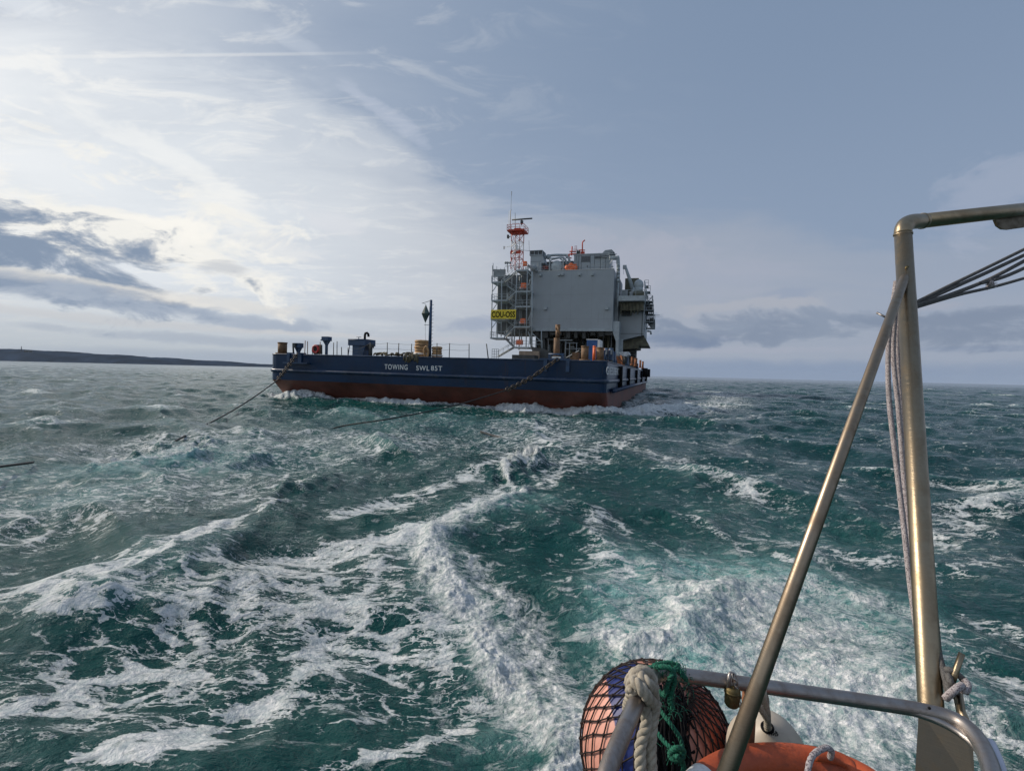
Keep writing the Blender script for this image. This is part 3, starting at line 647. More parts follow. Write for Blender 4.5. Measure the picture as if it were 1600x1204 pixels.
# ================================================================== headland far off
def headland():
    D = 5200.0; prof = []
    xs_ = [-700, -420, -200, -80, 0, 30, 80, 165, 275, 330, 385, 418]; hs = [26, 25, 22, 20.5, 19, 17.5, 15.6, 12.4, 8.2, 6.0, 3.2, 0]
    mb = MB(); n = 260; rs = random.Random(3); rows = 7
    for i in range(n):
        px = -700+(1118)*i/(n-1); h = float(np.interp(px, xs_, hs))/FPX*D
        ux = (px-800)/FPX; 
        h += (rs.random()-.5)*5*min(1, h/30) + 4*math.sin(i*.31)*min(1, h/60)
        for j in range(rows):
            f_ = j/(rows-1); dd = D+f_*1100; prof_h = [0, .62, .86, 1.0, .97, .8, 0][j]
            mb.v.append((ux*D*1.0+f_*120, dd, max(-2, h*prof_h+(rs.random()-.5)*4*(0 < j < 6)-2*(j in (0, 6)))))
    for i in range(n-1):
        for j in range(rows-1):
            a = i*rows+j; mb.f.append((a, a+rows, a+rows+1, a+1)); mb.mi.append(0); mb.smooth.append(True)
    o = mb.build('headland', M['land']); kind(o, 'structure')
    b = sea(33, 563); c = Vector((( 33-800)/FPX*5300, 5300, 112))
    m_ = MB(); m_.tube([c, c+Vector((0, 0, 48))], 3.2, 8); m_.tube([c+Vector((0, 0, 18)), c+Vector((0, 0, 21))], 6, 8)
    o = m_.build('radio_mast', M['dark_steel'], org=c); tag(o, 'thin far off mast rising from the blue headland at the left', 'mast')
    m_ = MB()
    for k in range(3): m_.box((c.x+30+k*26, c.y, c.z-14), (c.x+48+k*26, c.y+20, c.z+10-k*3))
    o = m_.build('far_building', M['dark_steel'], org=c+Vector((30, 0, -14))); tag(o, 'low far off building on the headland crest just right of the thin mast', 'building')
headland()

# ================================================================== the barge
W_, L_ = 36.2, 90.0; ZD = 4.62; ZB = 1.85; ZS = 2.85
barge = thing('cargo_barge', 'long dark blue flat topped barge with red bottom and TOWING SWL 85T on its bow', 'barge', (-18, 45, 0), BM)
def hull():
    mb = MB(); rc = 1.1   # rounded corner radius at the bow
    def outline(y0, inset=0.0):
        pts = []
        for a in range(0, 5):
            th = math.pi/2*a/4; pts.append((-W_+rc-rc*math.cos(th), y0+rc-rc*math.sin(th)))
        for a in range(0, 5):
            th = math.pi/2*a/4; pts.append((-rc*.6+rc*.6*math.sin(th), y0+rc*.6-rc*.6*math.cos(th)))
        pts += [(0, L_), (-W_, L_)]
        return pts
    lv = [(ZD, 0), (ZB, 0), (0.0, 1.95), (-3.0, 6.5)]
    n = 0
    for z_, y0 in lv:
        o_ = outline(y0); n = len(o_); mb.v += [(p[0], p[1], z_) for p in o_]
    for l in range(3):
        for k in range(n):
            a = l*n+k; b = l*n+(k+1) % n; mb.f.append((a, a+n, b+n, b)); mb.mi.append(0 if l == 0 else 1); mb.smooth.append(False)
    mb.f.append(tuple(range(n))); mb.mi.append(2); mb.smooth.append(False)
    mb.f.append(tuple(range(4*n-1, 3*n-1, -1))); mb.mi.append(1); mb.smooth.append(False)
    return mb
hull().build('hull', [M['hull_blue'], M['hull_red'], M['deck']], barge)
# strakes: half round rubbing bands
def band(z_, r_, name='rubbing_strake'):
    mb = MB(); pts = [(.0, 89, z_), (0.0, 1.0, z_)]+[(-.66+.66*math.cos(t), .66-.66*math.sin(t), z_) for t in (.4, .8, 1.2)]+[(-.8, 0, z_), (-W_+1.2, 0, z_)]+[(-W_+1.1-1.1*math.sin(t), 1.1-1.1*math.cos(t), z_) for t in (.3, .7, 1.1, 1.5)]+[(-W_, 2.0, z_), (-W_, 89, z_)]
    mb.tube(pts, r_, 10); return mb.build(name, M['strake'], barge)
band(ZS, .20); band(ZD-.05, .07, 'deck_edge')
mb = MB(); mb.tube([(.30, 3.0, ZB+.1), (.30, 88, ZB+.1)], .20, 10); mb.build('lower_fender_pipe', M['strake'], barge)
# vertical side fenders
for yy, fr_ in ((bX(966, 600, 0).y, .26), (24, .2), (42, .2), (60, .2), (84, .3)):
    mb = MB(); mb.tube([(.18, yy, ZB-.1), (.18, yy, ZD-.25)], fr_, 10); mb.box((-.02, yy-fr_*1.5, ZB-.1), (.10, yy+fr_*1.5, ZD-.3)); mb.build('side_fender', M['black'], barge)
for yy in (70, 86, 89):
    mb = MB(); mb.tube([(.3, yy, ZD-1.5), (.3, yy, ZD+.5)], .7, 12); mb.build('tyre_fender', M['black'], barge)
# lettering
def on_front(px, py): q = bp(px, py, 0); return q
for wd_, xa_, xb_, yc_, hp_ in (('TOWING', 601, 637, 573.2, 8.0), ('SWL', 650.5, 671, 575, 7.6), ('85T', 673.5, 691, 575.2, 7.6)):
    a, b = bp(xa_, yc_, 0), bp(xb_, yc_, 0); t_ = bp(xa_, yc_-hp_/2, 0).z-bp(xa_, yc_+hp_/2, 0).z
    text_mesh('lettering', wd_, 1, M['white_paint'], barge, ((a.x+b.x)/2, -.012, (a.z+b.z)/2), (R(90), 0, 0), .008, (b.x-a.x, t_), .012, 1.18)
a, b = bX(947, 578, 0), bX(967.5, 581, 0); t_ = bX(947, 571.5, 0).z-bX(947, 585, 0).z
text_mesh('side_lettering', 'GIESBERT', 1, M['white_paint'], barge, (.03, (a.y+b.y)/2, (a.z+b.z)/2), (R(90), 0, R(90)), .008, (b.y-a.y, t_), .02, 1.05)
# draught marks on the red/grey corner
# tow brackets and fairleads
for px in (852, 887):
    q = bp(px, 568, -.2); mb = MB(); mb.box((q.x-.16, -.22, ZD-1.05), (q.x+.16, .5, ZD+.06)); mb.build('chafe_plate', M['deck_blue'], barge)
q = bp(870, 560, .5)
mb = MB(); mb.box((q.x-1.5, -.06, ZD+.0), (q.x+1.3, .7, ZD+.12)); mb.box((q.x-.7, .1, ZD+.12), (q.x-.5, .4, ZD+.5)); mb.box((q.x+.7, .1, ZD+.12), (q.x+.5, .4, ZD+.5)); mb.tube([(q.x-.7, .25, ZD+.5), (q.x+.7, .25, ZD+.5)], .09); mb.build('fairlead', M['deck_blue'], barge)
mb = MB(); mb.box((q.x-.35, .0, ZD+.13), (q.x+.45, .3, ZD+.30)); mb.build('white_chock', M['white_paint'], barge)
q = bp(464, 550, .3)
mb = MB(); mb.box((q.x-.9, -.16, ZD-.75), (q.x-.55, .6, ZD+.15)); mb.box((q.x+.55, -.16, ZD-.9), (q.x+.95, .6, ZD+.15)); mb.box((q.x-1.2, -.4, ZD-1.02), (q.x+1.9, .2, ZD-.86)); mb.build('fairlead', M['deck_blue'], barge)
# big bollards, rust and tan
def bollard(px0, px1, pyt, Y, m_='tan', flange=True, name='bollard'):
    a, b = bp(px0, pyt, Y), bp(px1, pyt, Y); r_ = (b.x-a.x)/2; cx = (a.x+b.x)/2
    mb = MB(); mb.cyl((cx, Y, ZD-.02), r_, a.z-ZD, 22); mb.cyl((cx, Y, a.z-.06), r_*1.08, .12, 22)
    if flange: mb.cyl((cx, Y, ZD), r_*1.5, .16, 22)
    mb.build(name, M[m_], barge); return cx
bollard(436, 447, 535.5, 1.5, 'tan'); bollard(908.5, 920, 541.5, 2.0, 'tan'); bollard(932, 943.5, 543.5, 2.2, 'tan'); bollard(926.5, 931, 541, 3.2, 'orange', False)
bollard(986, 990, 558, 17, 'rust'); bollard(991.5, 996, 560, 22, 'rust')
bollard(999, 1002, 563, 34, 'rust'); bollard(1003, 1006, 565, 42, 'rust')
for yy, m_ in ((8.5, 'rust'), (10, 'tan'), (12, 'rust'), (15, 'deck_blue'), (26, 'rust'), (30, 'deck_blue'), (38, 'deck_blue'), (50, 'dark_steel'), (58, 'rust'), (68, 'deck_blue')):
    mb = MB(); x_ = -1.2-.5*random.random(); mb.box((x_-.5, yy-.6, ZD), (x_+.5, yy+.6, ZD+1.2+.5*random.random())); mb.tube([(x_+.55, yy-.9, ZD), (x_+.2, yy-.7, ZD+1.5)], .12); mb.tube([(x_+.55, yy+.9, ZD), (x_+.2, yy+.7, ZD+1.5)], .12)
    mb.build('sea_fastening_bracket', M[m_], barge)
# tan post with thinner top
a = bp(871, 507, 4.5); mb = MB(); zt = bp(871, 528, 4.5).z
mb.cyl((a.x, 4.5, ZD), .30, zt-ZD, 16); mb.cyl((a.x+.05, 4.5, zt), .20, a.z-zt-.5, 16); mb.cyl((a.x+.05, 4.5, a.z-.5), .25, .5, 12); mb.cyl((a.x, 4.5, ZD), .55, .25, 16); mb.tube([(a.x+.05, 4.3, a.z-.2), (a.x+.35, 4.2, a.z-.9)], .1)
mb.build('deck_post', M['tan'], barge)
# vents
def ventbox(cx, zt, hw, hh, pw, Y, name='deck_vent', m_='deck_blue', lip=0.0):
    mb = MB(); mb.box((cx-hw, Y-hw*.8, zt-hh), (cx+hw, Y+hw*.8, zt)); mb.box((cx-pw, Y-pw, ZD), (cx+pw, Y+pw, zt-hh))
    if lip: mb.prism([(cx-hw-lip, zt-hh*.9), (cx-hw, zt-hh*.55), (cx-hw, zt-hh)], Y-hw*.7, Y+hw*.7)
    mb.prism([(cx-hw, zt-hh-.004), (cx+hw, zt-hh-.004), (cx+pw, zt-hh-.45), (cx-pw, zt-hh-.45)], Y-pw, Y+pw)
    return mb.build(name, M[m_], barge)
q = bp(510.5, 526, 2.5); ventbox(q.x-.0, q.z, .42, .46, .11, 2.5, lip=.22)
q = bp(466.5, 536, 1.6); ventbox(q.x, q.z, .40, .5, .14, 1.6)
q = bp(459, 536, 1.2); mb = MB(); mb.tube([(q.x, 1.2, ZD), (q.x-.1, 1.2, q.z), (q.x+.35, 1.2, q.z-.1)], .09); mb.box((q.x-.1, 1.1, q.z-.5), (q.x+.25, 1.4, q.z)); mb.build('roller_guide', M['dark_steel'], barge)
# hatch house with funnel
a, b = bp(551, 530, 3.0), bp(577, 530, 3.0); zm = bp(560, 540, 3).z; cx = (a.x+b.x)/2
mb = MB(); mb.box((a.x, 2.2, zm), (b.x, 4.2, a.z)); mb.box((cx-.62, 2.4, ZD), (cx+.72, 4.0, zm)); mb.prism([(cx-.62, zm-.006), (cx+.72, zm-.006), (cx+.72, zm-.5)], 2.45, 3.9)
for k in (-.9, .95): mb.tube([(cx+k, 2.3, zm), (cx+k-.1, 2.2, ZD)], .045)
mb.tube([(a.x, 2.17, a.z-.08), (b.x, 2.17, a.z-.08)], .05); mb.tube([(cx-.3, 2.6, a.z+.22), (cx+.3, 2.6, a.z+.22)], .03); mb.tube([(cx, 2.6, a.z), (cx, 2.6, a.z+.22)], .04)
mb.build('hatch_house', M['deck_blue'], barge)
q = bp(571.5, 520, 3.4); mb = MB(); mb.tube([(q.x-.1, 3.4, ZD+.4), (q.x-.1, 3.4, q.z-.25), (q.x-.04, 3.4, q.z-.04), (q.x+.16, 3.4, q.z), (q.x+.32, 3.4, q.z-.12), (q.x+.36, 3.4, q.z-.4)], .13, 10); mb.build('exhaust_pipe', M['black'], barge)
q = bp(579, 545, 2.8); mb = MB(); mb.cyl((q.x, 2.8, ZD), .2, .9, 12); mb.box((q.x-.25, 2.6, ZD+.9), (q.x+.3, 3.0, ZD+1.3)); mb.build('deck_valve', M['dark_steel'], barge)
# fence posts of the bow rail, with two sagging wires
prev = None
posts = [(476.5, 532), (481, 533), (500, 534), (521.5, 535), (527, 533), (534, 542), (544, 543), (578.5, 535), (605.5, 535), (623, 536), (643, 537), (683, 536), (702.5, 536), (733.5, 537)]
for px, py in posts:
    q = bp(px, py, .35); mb = MB(); mb.tube([(q.x, .35, ZD), (q.x+random.uniform(-.04, .04), .35, q.z)], .04, 6); mb.build('guard_post', M['rust'] if px < 503 else M['dark_steel'], barge)
    if px >= 521:
        if prev is not None and px > 550:
            mb = MB()
            for f_ in (.95, .55): mb.tube([(prev.x, .35, ZD+(prev.z-ZD)*f_), ((prev.x+q.x)/2, .35, ZD+(prev.z-ZD)*f_-.06), (q.x, .35, ZD+(q.z-ZD)*f_)], .011, 4, sub=4)
            mb.build('guard_wire', M['dark_steel'], barge)
        prev = q
a, b = bp(760, 537, 1.0), bp(763, 557, 1.0); mb = MB(); mb.tube([(b.x, 1, ZD), (a.x, 1, a.z)], .05, 6); mb.build('guard_post', M['dark_steel'], barge)
# signal mast with climbing rungs
a = bp(673.5, 468.5, 1.6); mb = MB(); mb.tube([(a.x, 1.6, ZD), (a.x, 1.6, a.z)], [.17, .13], 10)
mb.build('signal_mast', M['deck_blue'], barge)
for k in range(13): zz_ = ZD+.9+k*.36; mb = MB(); mb.tube([(a.x+.12, 1.6, zz_), (a.x+.34, 1.5, zz_), (a.x+.34, 1.5, zz_+.05)], .018, 5); mb.build('mast_rung', M['dark_steel'], barge)
mb = MB(); mb.tube([(a.x+.0, 1.6, a.z-.06), (a.x-.95, 1.5, a.z-.34)], .025, 5); bq = bp(663, 507.5, 1.5); mb.build('mast_arm', M['dark_steel'], barge); mb = MB(); mb.tube([(a.x, 1.6, bq.z), (bq.x, 1.5, bq.z)], .025, 5); mb.build('mast_arm', M['dark_steel'], barge)
q = bp(665, 490, 1.5); t0_, t1_ = bp(665, 475.5, 1.5), bp(665, 505, 1.5)
sig = thing('day_shape', 'dark green diamond shape hanging beside the signal mast on the bow', 'signal shape', (q.x, q.y, q.z), BM)
mb = MB(); r_ = .42; hh = (t0_.z-t1_.z)/2
V8 = [(q.x, q.y, q.z+hh), (q.x, q.y, q.z-hh)]+[(q.x+r_*math.cos(k*math.pi/4+.2), q.y+r_*math.sin(k*math.pi/4+.2), q.z) for k in range(8)]
mb.add(V8, [(0, 2+k, 2+(k+1) % 8) for k in range(8)]+[(1, 2+(k+1) % 8, 2+k) for k in range(8)]); mb.build('cone', mat('signal_green', (.07, .10, .09), .6, var=.4), sig)
mb = MB(); mb.tube([(a.x-.88, 1.5, a.z-.32), (q.x, q.y, q.z+hh)], .012, 5); mb.build('halyard', M['dark_steel'], sig); mb = MB(); mb.tube([(q.x, q.y, q.z-hh), (bq.x+.1, 1.5, bq.z), (bq.x+.25, 1.5, ZD+.3)], .012, 5); mb.build('halyard', M['dark_steel'], sig)
# red life buoy in a frame
q = bp(494.5, 543, 1.2); z0 = ZD
lb = thing('life_buoy', 'red and white life buoy in a dark frame near the port bow of the barge', 'life buoy', (q.x, 1.2, ZD), BM)
mb = MB(); cr = .36
mb.tube([(q.x+cr*math.cos(t), 1.05, ZD+.62+cr*math.sin(t)) for t in [k*math.pi/8 for k in range(16)]], .11, 8, closed=True); mb.build('ring', mat('ring_red', (.55, .03, .03), .5, dirt=(.7, .6, .58), scale=1.4, dirtamt=.9), lb)
mb = MB(); mb.prism([(q.x-.62, ZD+.4), (q.x-.36, ZD+1.08), (q.x+.62, ZD+1.1), (q.x+.66, ZD+.1), (q.x-.3, ZD+.05)], 1.2, 1.35); mb.tube([(q.x-.6, 1.3, ZD), (q.x-.6, 1.3, ZD+.5)], .04); mb.tube([(q.x+.6, 1.3, ZD), (q.x+.6, 1.3, ZD+1)], .04); mb.build('frame', M['dark_steel'], lb)
# rope stacks beside the mast
def ropestack(px0, px1, pyt, Y, layers, label):
    a, b = bp(px0, pyt, Y), bp(px1, pyt, Y); r_ = (b.x-a.x)/2; cx = (a.x+b.x)/2; mb = MB(); n = layers; hgt = a.z-ZD
    for k in range(n):
        z_ = ZD+hgt*(k+.5)/n; rr_ = r_-hgt/n*.5-random.uniform(0, .05); mb.tube([(cx+rr_*math.cos(t)+random.uniform(-.02, .02), Y+rr_*math.sin(t), z_+random.uniform(-.02, .02)) for t in [j*math.pi/10 for j in range(20)]], hgt/n*.56, 8, closed=True)
    th = thing('rope_coil', label, 'rope coil', (cx, Y, ZD), BM, 'tan rope coils beside the signal mast')
    mb.build('coil', M['rope_tan'], th); mb = MB(); mb.cyl((cx, Y, ZD), r_-hgt/n*.9, hgt*.93, 16); mb.build('drum', M['tan'], th)
    mb = MB(); mb.tube([(cx+(r_+.02)*math.cos(t), Y+(r_+.02)*math.sin(t), ZD+hgt*.2) for t in [j*math.pi/10 for j in range(20)]], hgt*.055, 6, closed=True); mb.build('band', M['white_paint'], th)
ropestack(649, 670, 531.5, 2.2, 6, 'taller tan rope coil left of the signal mast'); ropestack(675.5, 690.5, 541.5, 2.0, 4, 'lower tan rope coil right of the signal mast')
mb = MB(); q = bp(665.5, 546, 1.3); mb.tube([(q.x, 1.2, ZD+.1), (q.x-.1, 1.1, ZD+.7), (q.x+.15, 1.1, ZD+1.05), (q.x+.3, 1.2, ZD+.5), (q.x+.2, 1.2, ZD+.05)], .12, 8, sub=5)
o = mb.build('rope_loop', M['rope_tan'], frame=BM, org=(q.x, 1.2, ZD)); tag(o, 'tan loop of rope standing between the two tan coils', 'rope')
# dark mooring rope heaped along the bow and over its edge
mb = MB(); rs = random.Random(9); P_ = []
a, b = bp(585, 548, .7), bp(648, 556, .7)
for k in range(46): f_ = k/45; P_.append((a.x+(b.x-a.x)*f_+rs.uniform(-.25, .25), .7+rs.uniform(-.35, .4), ZD+.09+rs.uniform(0, .3)))
mb.tube(P_, .085, 7, sub=4); P_ = []
a, b = bp(633, 556, .2), bp(655, 564, .2)
for k in range(22): f_ = k/21; P_.append((a.x+(b.x-a.x)*f_, -.12+rs.uniform(-.05, .2), ZD+(.25 if k % 2 else -.45)+rs.uniform(-.2, .2)))
mb.tube(P_, .08, 7, sub=4); o = mb.build('mooring_rope', M['moor_rope'], frame=BM, org=(a.x, .7, ZD)); tag(o, 'dark mooring rope heaped on the bow and hanging over its edge', 'rope')
# thin messenger line down the bow
# ---- tow gear
def towline(ptc, ptw, name, label, ch0, ch1, wire0, wire1, r_=.05):
    th = thing(name, label, 'tow line', ptc)
    mb = MB(); mb.chain(ch0, .56, .32, .052); mb.build('chain', M['chain'], th)
    mb = MB(); mb.tube(wire0, r_, 8, sub=12); mb.build('wire', M['wire'], th)
c0 = BM @ Vector((bp(465, 550, -.3).x, -.35, ZD+.05)); c1 = at(449, 574, 49.0); c2 = at(433, 594, 46.0); wend = sea(283, 684, .06)
wm = at(362, 642, 35.0)
towline(c0, None, 'tow_line', 'chain and black wire running from the port corner of the bow into the sea', [c0, c1, c2], None, [c2, at(400, 618, 40.5), wm, wend, wend+(wend-wm).normalized()*.15], None)
d0 = BM @ Vector((bp(872, 563, -.2).x, -.25, ZD+.08)); d1 = at(828, 591, 41.2); d2 = at(792, 609, 38.5)
e = sea(524, 668, -.12)
towline(d0, None, 'tow_line', 'chain and black wire running from the starboard half of the bow into the sea', [d0, d1, d2], None, [d2, at(740, 625, 36), at(690, 638, 33), at(610, 654, 29.5), e, e+Vector((-1.5, -2, -.8))], None, .042)
mb = MB(); s0 = sea(-80, 739, .55); s3 = sea(44, 723, .12); s1 = s0; mb.tube([s0+(s0-s3), s0, s3, s3+(s3-s0)*.08], .04, 8); o = mb.build('tow_wire', M['wire'], org=s1); tag(o, 'short length of black wire breaking the surface at the left edge', 'tow line')
mb = MB(); s0 = sea(755, 676, -.1); mb.tube([sea(745, 672, -.2), sea(770, 680, .10), sea(795, 686, .06), sea(812, 690, -.25)], .06, 8, sub=6); o = mb.build('tow_wire', M['wire'], org=s0); tag(o, 'bit of black wire just awash in the middle, between barge and foam peak', 'tow line')

# ================================================================== offshore substation carried on the barge
oss = thing('offshore_substation', 'big grey multi storey substation block with stair tower, standing on the barge deck', 'substation', (-14, 62, ZD), BM)
def part(mb, name, m_, parent=oss): return mb.build(name, M[m_] if isinstance(m_, str) else m_, parent)
YF = 55.0
A = bp(830, 424, YF); B_ = bp(960, 517.5, YF); X0w, X1w = A.x, bp(956.5, 517, YF).x; ZT = bp(900, 422.5, YF).z; ZW = B_.z
mb = MB(); ch_ = 1.0
mb.box((X0w, YF, ZW+.55), (X1w, 73, ZT)); part(mb, 'main_block', 'oss_grey')
mb = MB(); mb.box((X0w-.15, YF-.18, ZW), (X1w+.1, 73, ZW+.54)); part(mb, 'bottom_beam', 'steel_grey')
# faint plate seams
mb = MB()
for f_ in (.20, .60): mb.box((X0w+.2, YF-.012, ZW+(ZT-ZW)*f_), (X1w-.1, YF-.004, ZW+(ZT-ZW)*f_+.05))
for f_ in (.25, .5, .75): mb.box((X0w+(X1w-X0w)*f_, YF-.012, ZW+.7), (X0w+(X1w-X0w)*f_+.04, YF-.0042, ZT-.2))
part(mb, 'seam', 'oss_panel')
# chamfered right foot and leg
zc = bp(965, 533, YF).z; xl = bp(964, 540, YF+1).x
mb = MB(); mb.prism([(X1w+.02, ZW+2), (X1w+.02, ZW+.02), (X1w+.75, zc), (X1w+.75, 6.2), (X1w+1.3, 6.2), (X1w+1.3, ZW+2)], YF+.3, YF+3.2); part(mb, 'support_leg', 'steel_grey')
mb = MB(); mb.prism([(X0w+1.6, ZW), (X0w+2.8, ZW), (X0w+3.6, 6), (X0w+2.8, 6)], YF+1, YF+2.4); part(mb, 'support_leg', 'dark_steel')
# small lamps/boxes on the wall
for px, py in ((845, 430), (874, 429.5), (879.5, 429), (906, 429), (926, 429), (852.5, 482), (948.5, 482)):
    q = bp(px, py, YF); big = py > 450
    mb = MB(); s_ = .33 if big else .24; mb.box((q.x-s_, YF-.5, q.z-s_*.8), (q.x+s_, YF-.004, q.z+s_*.8)); mb.box((q.x-s_*.5, YF-.42, q.z+s_*.8), (q.x+s_*.5, YF-.02, q.z+s_*1.1)); part(mb, 'wall_lamp', 'steel_grey')
# understructure
mb = MB(); mb.box((X0w+1, 68, ZD+.3), (X1w, 69, ZW)); part(mb, 'dark_backing', 'dark_steel')  # dark wall added to darken the gaps under the main block
rs = random.Random(4); mbs = [MB(), MB(), MB()]
for k in range(30):
    x_ = X0w+1+(X1w-X0w-1.5)*k/29+rs.uniform(-.2, .2); y_ = YF+rs.uniform(2, 12); mbs[k % 3].tube([(x_, y_, ZD), (x_, y_, ZW)], rs.choice([.06, .1, .16, .25]), 8)
for k in range(26):
    x_ = X0w+1+rs.random()*(X1w-X0w-3); y_ = YF+rs.uniform(1.5, 11); z_ = rs.uniform(7, ZW-.4); l_ = rs.uniform(1, 5); mbs[k % 3].box((x_, y_, z_), (min(x_+l_, X1w-.2), y_+.3, z_+rs.choice([.1, .2, .45])))
for k in range(9):
    x_ = X0w+1+k*(X1w-X0w-2)/9; mbs[0].box((x_, YF+.6, ZW-rs.uniform(.6, 1.5)), (x_+rs.uniform(.5, 1.3), YF+2, ZW-.004))
for m_, mm in zip(mbs, ('dark_steel', 'olive_steel', 'oss_panel')): part(m_, 'pipework', mm)
mb = MB()
for px in (858, 868.5, 884, 890, 901):
    q = bp(px, 540, YF-.8); mb.tube([(q.x, YF-.8, ZD), (q.x, YF-.8, bp(px, 534+rs.random()*5, YF).z)], .07, 6)
q = bp(882, 532, YF-.5); mb.box((q.x-1.3, YF-.6, q.z), (q.x+1.6, YF-.4, q.z+.18)); mb.box((q.x+.3, YF-.6, q.z-.5), (q.x+2.7, YF-.4, q.z-.4)); part(mb, 'walkway_frame', 'oss_panel')

# ---- the lower block on the right, its sloping foot, platform
Y2 = 60.0
x0, x1 = bp(967, 500, Y2).x, bp(1006.5, 500, Y2).x; zt = bp(985, 462, Y2).z; z1 = bp(1006, 523, Y2).z; z0_ = bp(970, 533, Y2).z; zs = bp(985, 521.5, Y2).z
mb = MB(); mb.prism([(x0, zt), (x1, zt), (x1, z1), (x0, z0_)], Y2, Y2+16); part(mb, 'side_block', 'oss_grey')
mb = MB(); mb.box((x0, Y2-.02, zs), (x1+.05, Y2-.004, zs+.09)); q = bp(1003, 500, Y2).x; mb.box((q, Y2-.06, z1-1), (q+.12, Y2-.005, zt-1)); part(mb, 'seam', 'dark_steel')
mb = MB(); rs = random.Random(31)
for k in range(14): px = 969+rs.random()*28; q = bp(px, 484+rs.random()*8, Y2-.3); mb.tube([(q.x, Y2-.3, q.z), (q.x, Y2-.3, bp(px, 472, Y2-.3).z)], rs.choice([.06, .09, .14]), 6)
q = bp(979, 491, Y2-.5); mb.box((q.x-.9, Y2-.6, q.z-.25), (q.x+.9, Y2-.02, q.z+.35)); part(mb, 'cable_drop', 'dark_steel')
mb = MB(); q0 = bp(968, 533, Y2); mb.prism([(x0+.3, z0_-.02), (x1, z1-.02), (x1+.9, z1-1.6), (x1+1.1, z1-2.1), (x1-1.0, z1-2.1), (x1-1.0, z1-2.6), (x0+.3, z1-2.9)], Y2+2, Y2+12); part(mb, 'sloping_foot', 'olive_steel')
mb = MB(); mb.box((X1w-.5, Y2+5, ZD), (x1-1.7, Y2+9, z1-2.4))  # dark box added to deepen the darkness beneath the side block
for k in range(9): z_ = ZD+.6+k*.62; mb.box((x0+.9+rs.random(), Y2+3.0, z_), (x1-2.2+rs.random()*.4, Y2+3.8, z_+.2))
part(mb, 'cable_deck_infill', 'dark_steel')
mb = MB(); mb.box((X0w-1.5, 66, ZD), (X0w+1.2, 67, ZW)); part(mb, 'dark_backing', 'dark_steel')  # second dark wall, added to blacken the open gap at the left
mb = MB(); q = bp(970, 540, Y2-1); mb.box((q.x-.35, Y2-2, 5), (q.x+.45, Y2-1, z0_+.3)); part(mb, 'support_leg', 'steel_grey')
# dark recess between the blocks and the strip beside the wall
mb = MB(); mb.box((X1w+.05, YF+3.4, ZW+2), (x0-.05, Y2+6, ZT-1.0)); part(mb, 'recess_wall', 'oss_panel')
# platform
YP = 56.0; pa, pb = bp(965.5, 462, YP), bp(1007, 469.5, YP)
mb = MB(); mb.box((pa.x, YP, pb.z), (pb.x, YP+10, pa.z)); part(mb, 'crane_platform', 'steel_grey')
mb = MB(); zq = bp(985, 484, YP+1).z
mb.prism([(pa.x+.1, pb.z-.01), (pb.x-.2, pb.z-.01), (pb.x-.2, zq), (pa.x+3.2, zq), (pa.x+.4, pb.z-1.6)], YP+1.5, YP+3.9); 
for k in range(6): mb.tube([(pa.x+.6+k*.65, YP+1.2, pb.z-.3), (pa.x+.6+k*.65, YP+1.2, zq-rs.random()*1.2)], .12, 6)
part(mb, 'platform_bracket', 'olive_steel')
mb = MB(); mb.tube([(bp(965, 480, YP).x, YP, bp(965, 480, YP).z), (bp(966, 445, YP).x, YP, bp(966, 440, YP).z)], .14, 8); part(mb, 'platform_post', 'steel_grey')
def rail(mb, pts, h=1.1, step=1.5, r_=.035):
    for a, b in zip(pts, pts[1:]):
        a, b = Vector(a), Vector(b); L = (b-a).length; n = max(1, int(L/step))
        for hh in (h, h*.55): mb.tube([a+Vector((0, 0, hh)), b+Vector((0, 0, hh))], r_, 5)
        for k in range(n+1): c = a.lerp(b, k/n); mb.tube([c, c+Vector((0, 0, h))], r_, 5)
mb = MB(); rail(mb, [(pa.x, YP+.1, pa.z), (pb.x, YP+.1, pa.z), (pb.x, YP+9, pa.z)]); part(mb, 'platform_rail', 'steel_grey')
# crane, dome, boxes on the platform
a, b = bp(977, 416, YP+2), bp(989, 452, YP+2)
mb = MB(); mb.tube([(b.x, YP+2, b.z), (a.x, YP+2, a.z)], [.42, .26], 10); mb.box((a.x-.45, YP+1.7, a.z-.5), (a.x+.25, YP+2.3, a.z+.2)); mb.tube([(a.x-.3, YP+2, a.z-.3), (a.x-.28, YP+2, a.z-1.6)], .03, 5); mb.tube([(b.x+.05, YP+2, pa.z), (b.x+.05, YP+2, b.z+.4)], .4, 12); part(mb, 'deck_crane', 'steel_grey')
q = bp(998, 441, YP+2); mb = MB(); mb.ball((q.x, YP+2.4, q.z-.5), (.95, .95, 1.15), 18, 12); mb.cyl((q.x, YP+2.4, pa.z+.9), .85, 1.3, 16); part(mb, 'radome', 'steel_grey')
mb = MB(); mb.box((pa.x+.5, YP+2, pa.z), (pa.x+1.7, YP+3.6, pa.z+1.5)); part(mb, 'deck_box', 'oss_panel'); mb = MB(); mb.box((q.x-1.6, YP+.6, pa.z), (q.x-1.0, YP+1.1, pa.z+.9)); part(mb, 'deck_box', 'oss_panel')
mb = MB(); mb.box((pa.x+.9, YP+4.5, pa.z), (pa.x+3.6, YP+6.5, bp(980, 434, YP+4).z)); mb.box((pa.x+1.6, YP+4.3, pa.z), (pa.x+3.0, YP+4.6, bp(980, 437, YP+4).z)); mb.box((q.x-.9, YP+1.1, pa.z), (q.x+1.1, YP+3.4, pa.z+1.0))
for k in range(8): mb.box((pa.x+1.0+k*.35, YP+4.2, pa.z+rs.random()*2), (pa.x+1.3+k*.35, YP+4.45, pa.z+2+rs.random()*1.3))
part(mb, 'machinery', 'olive_steel')
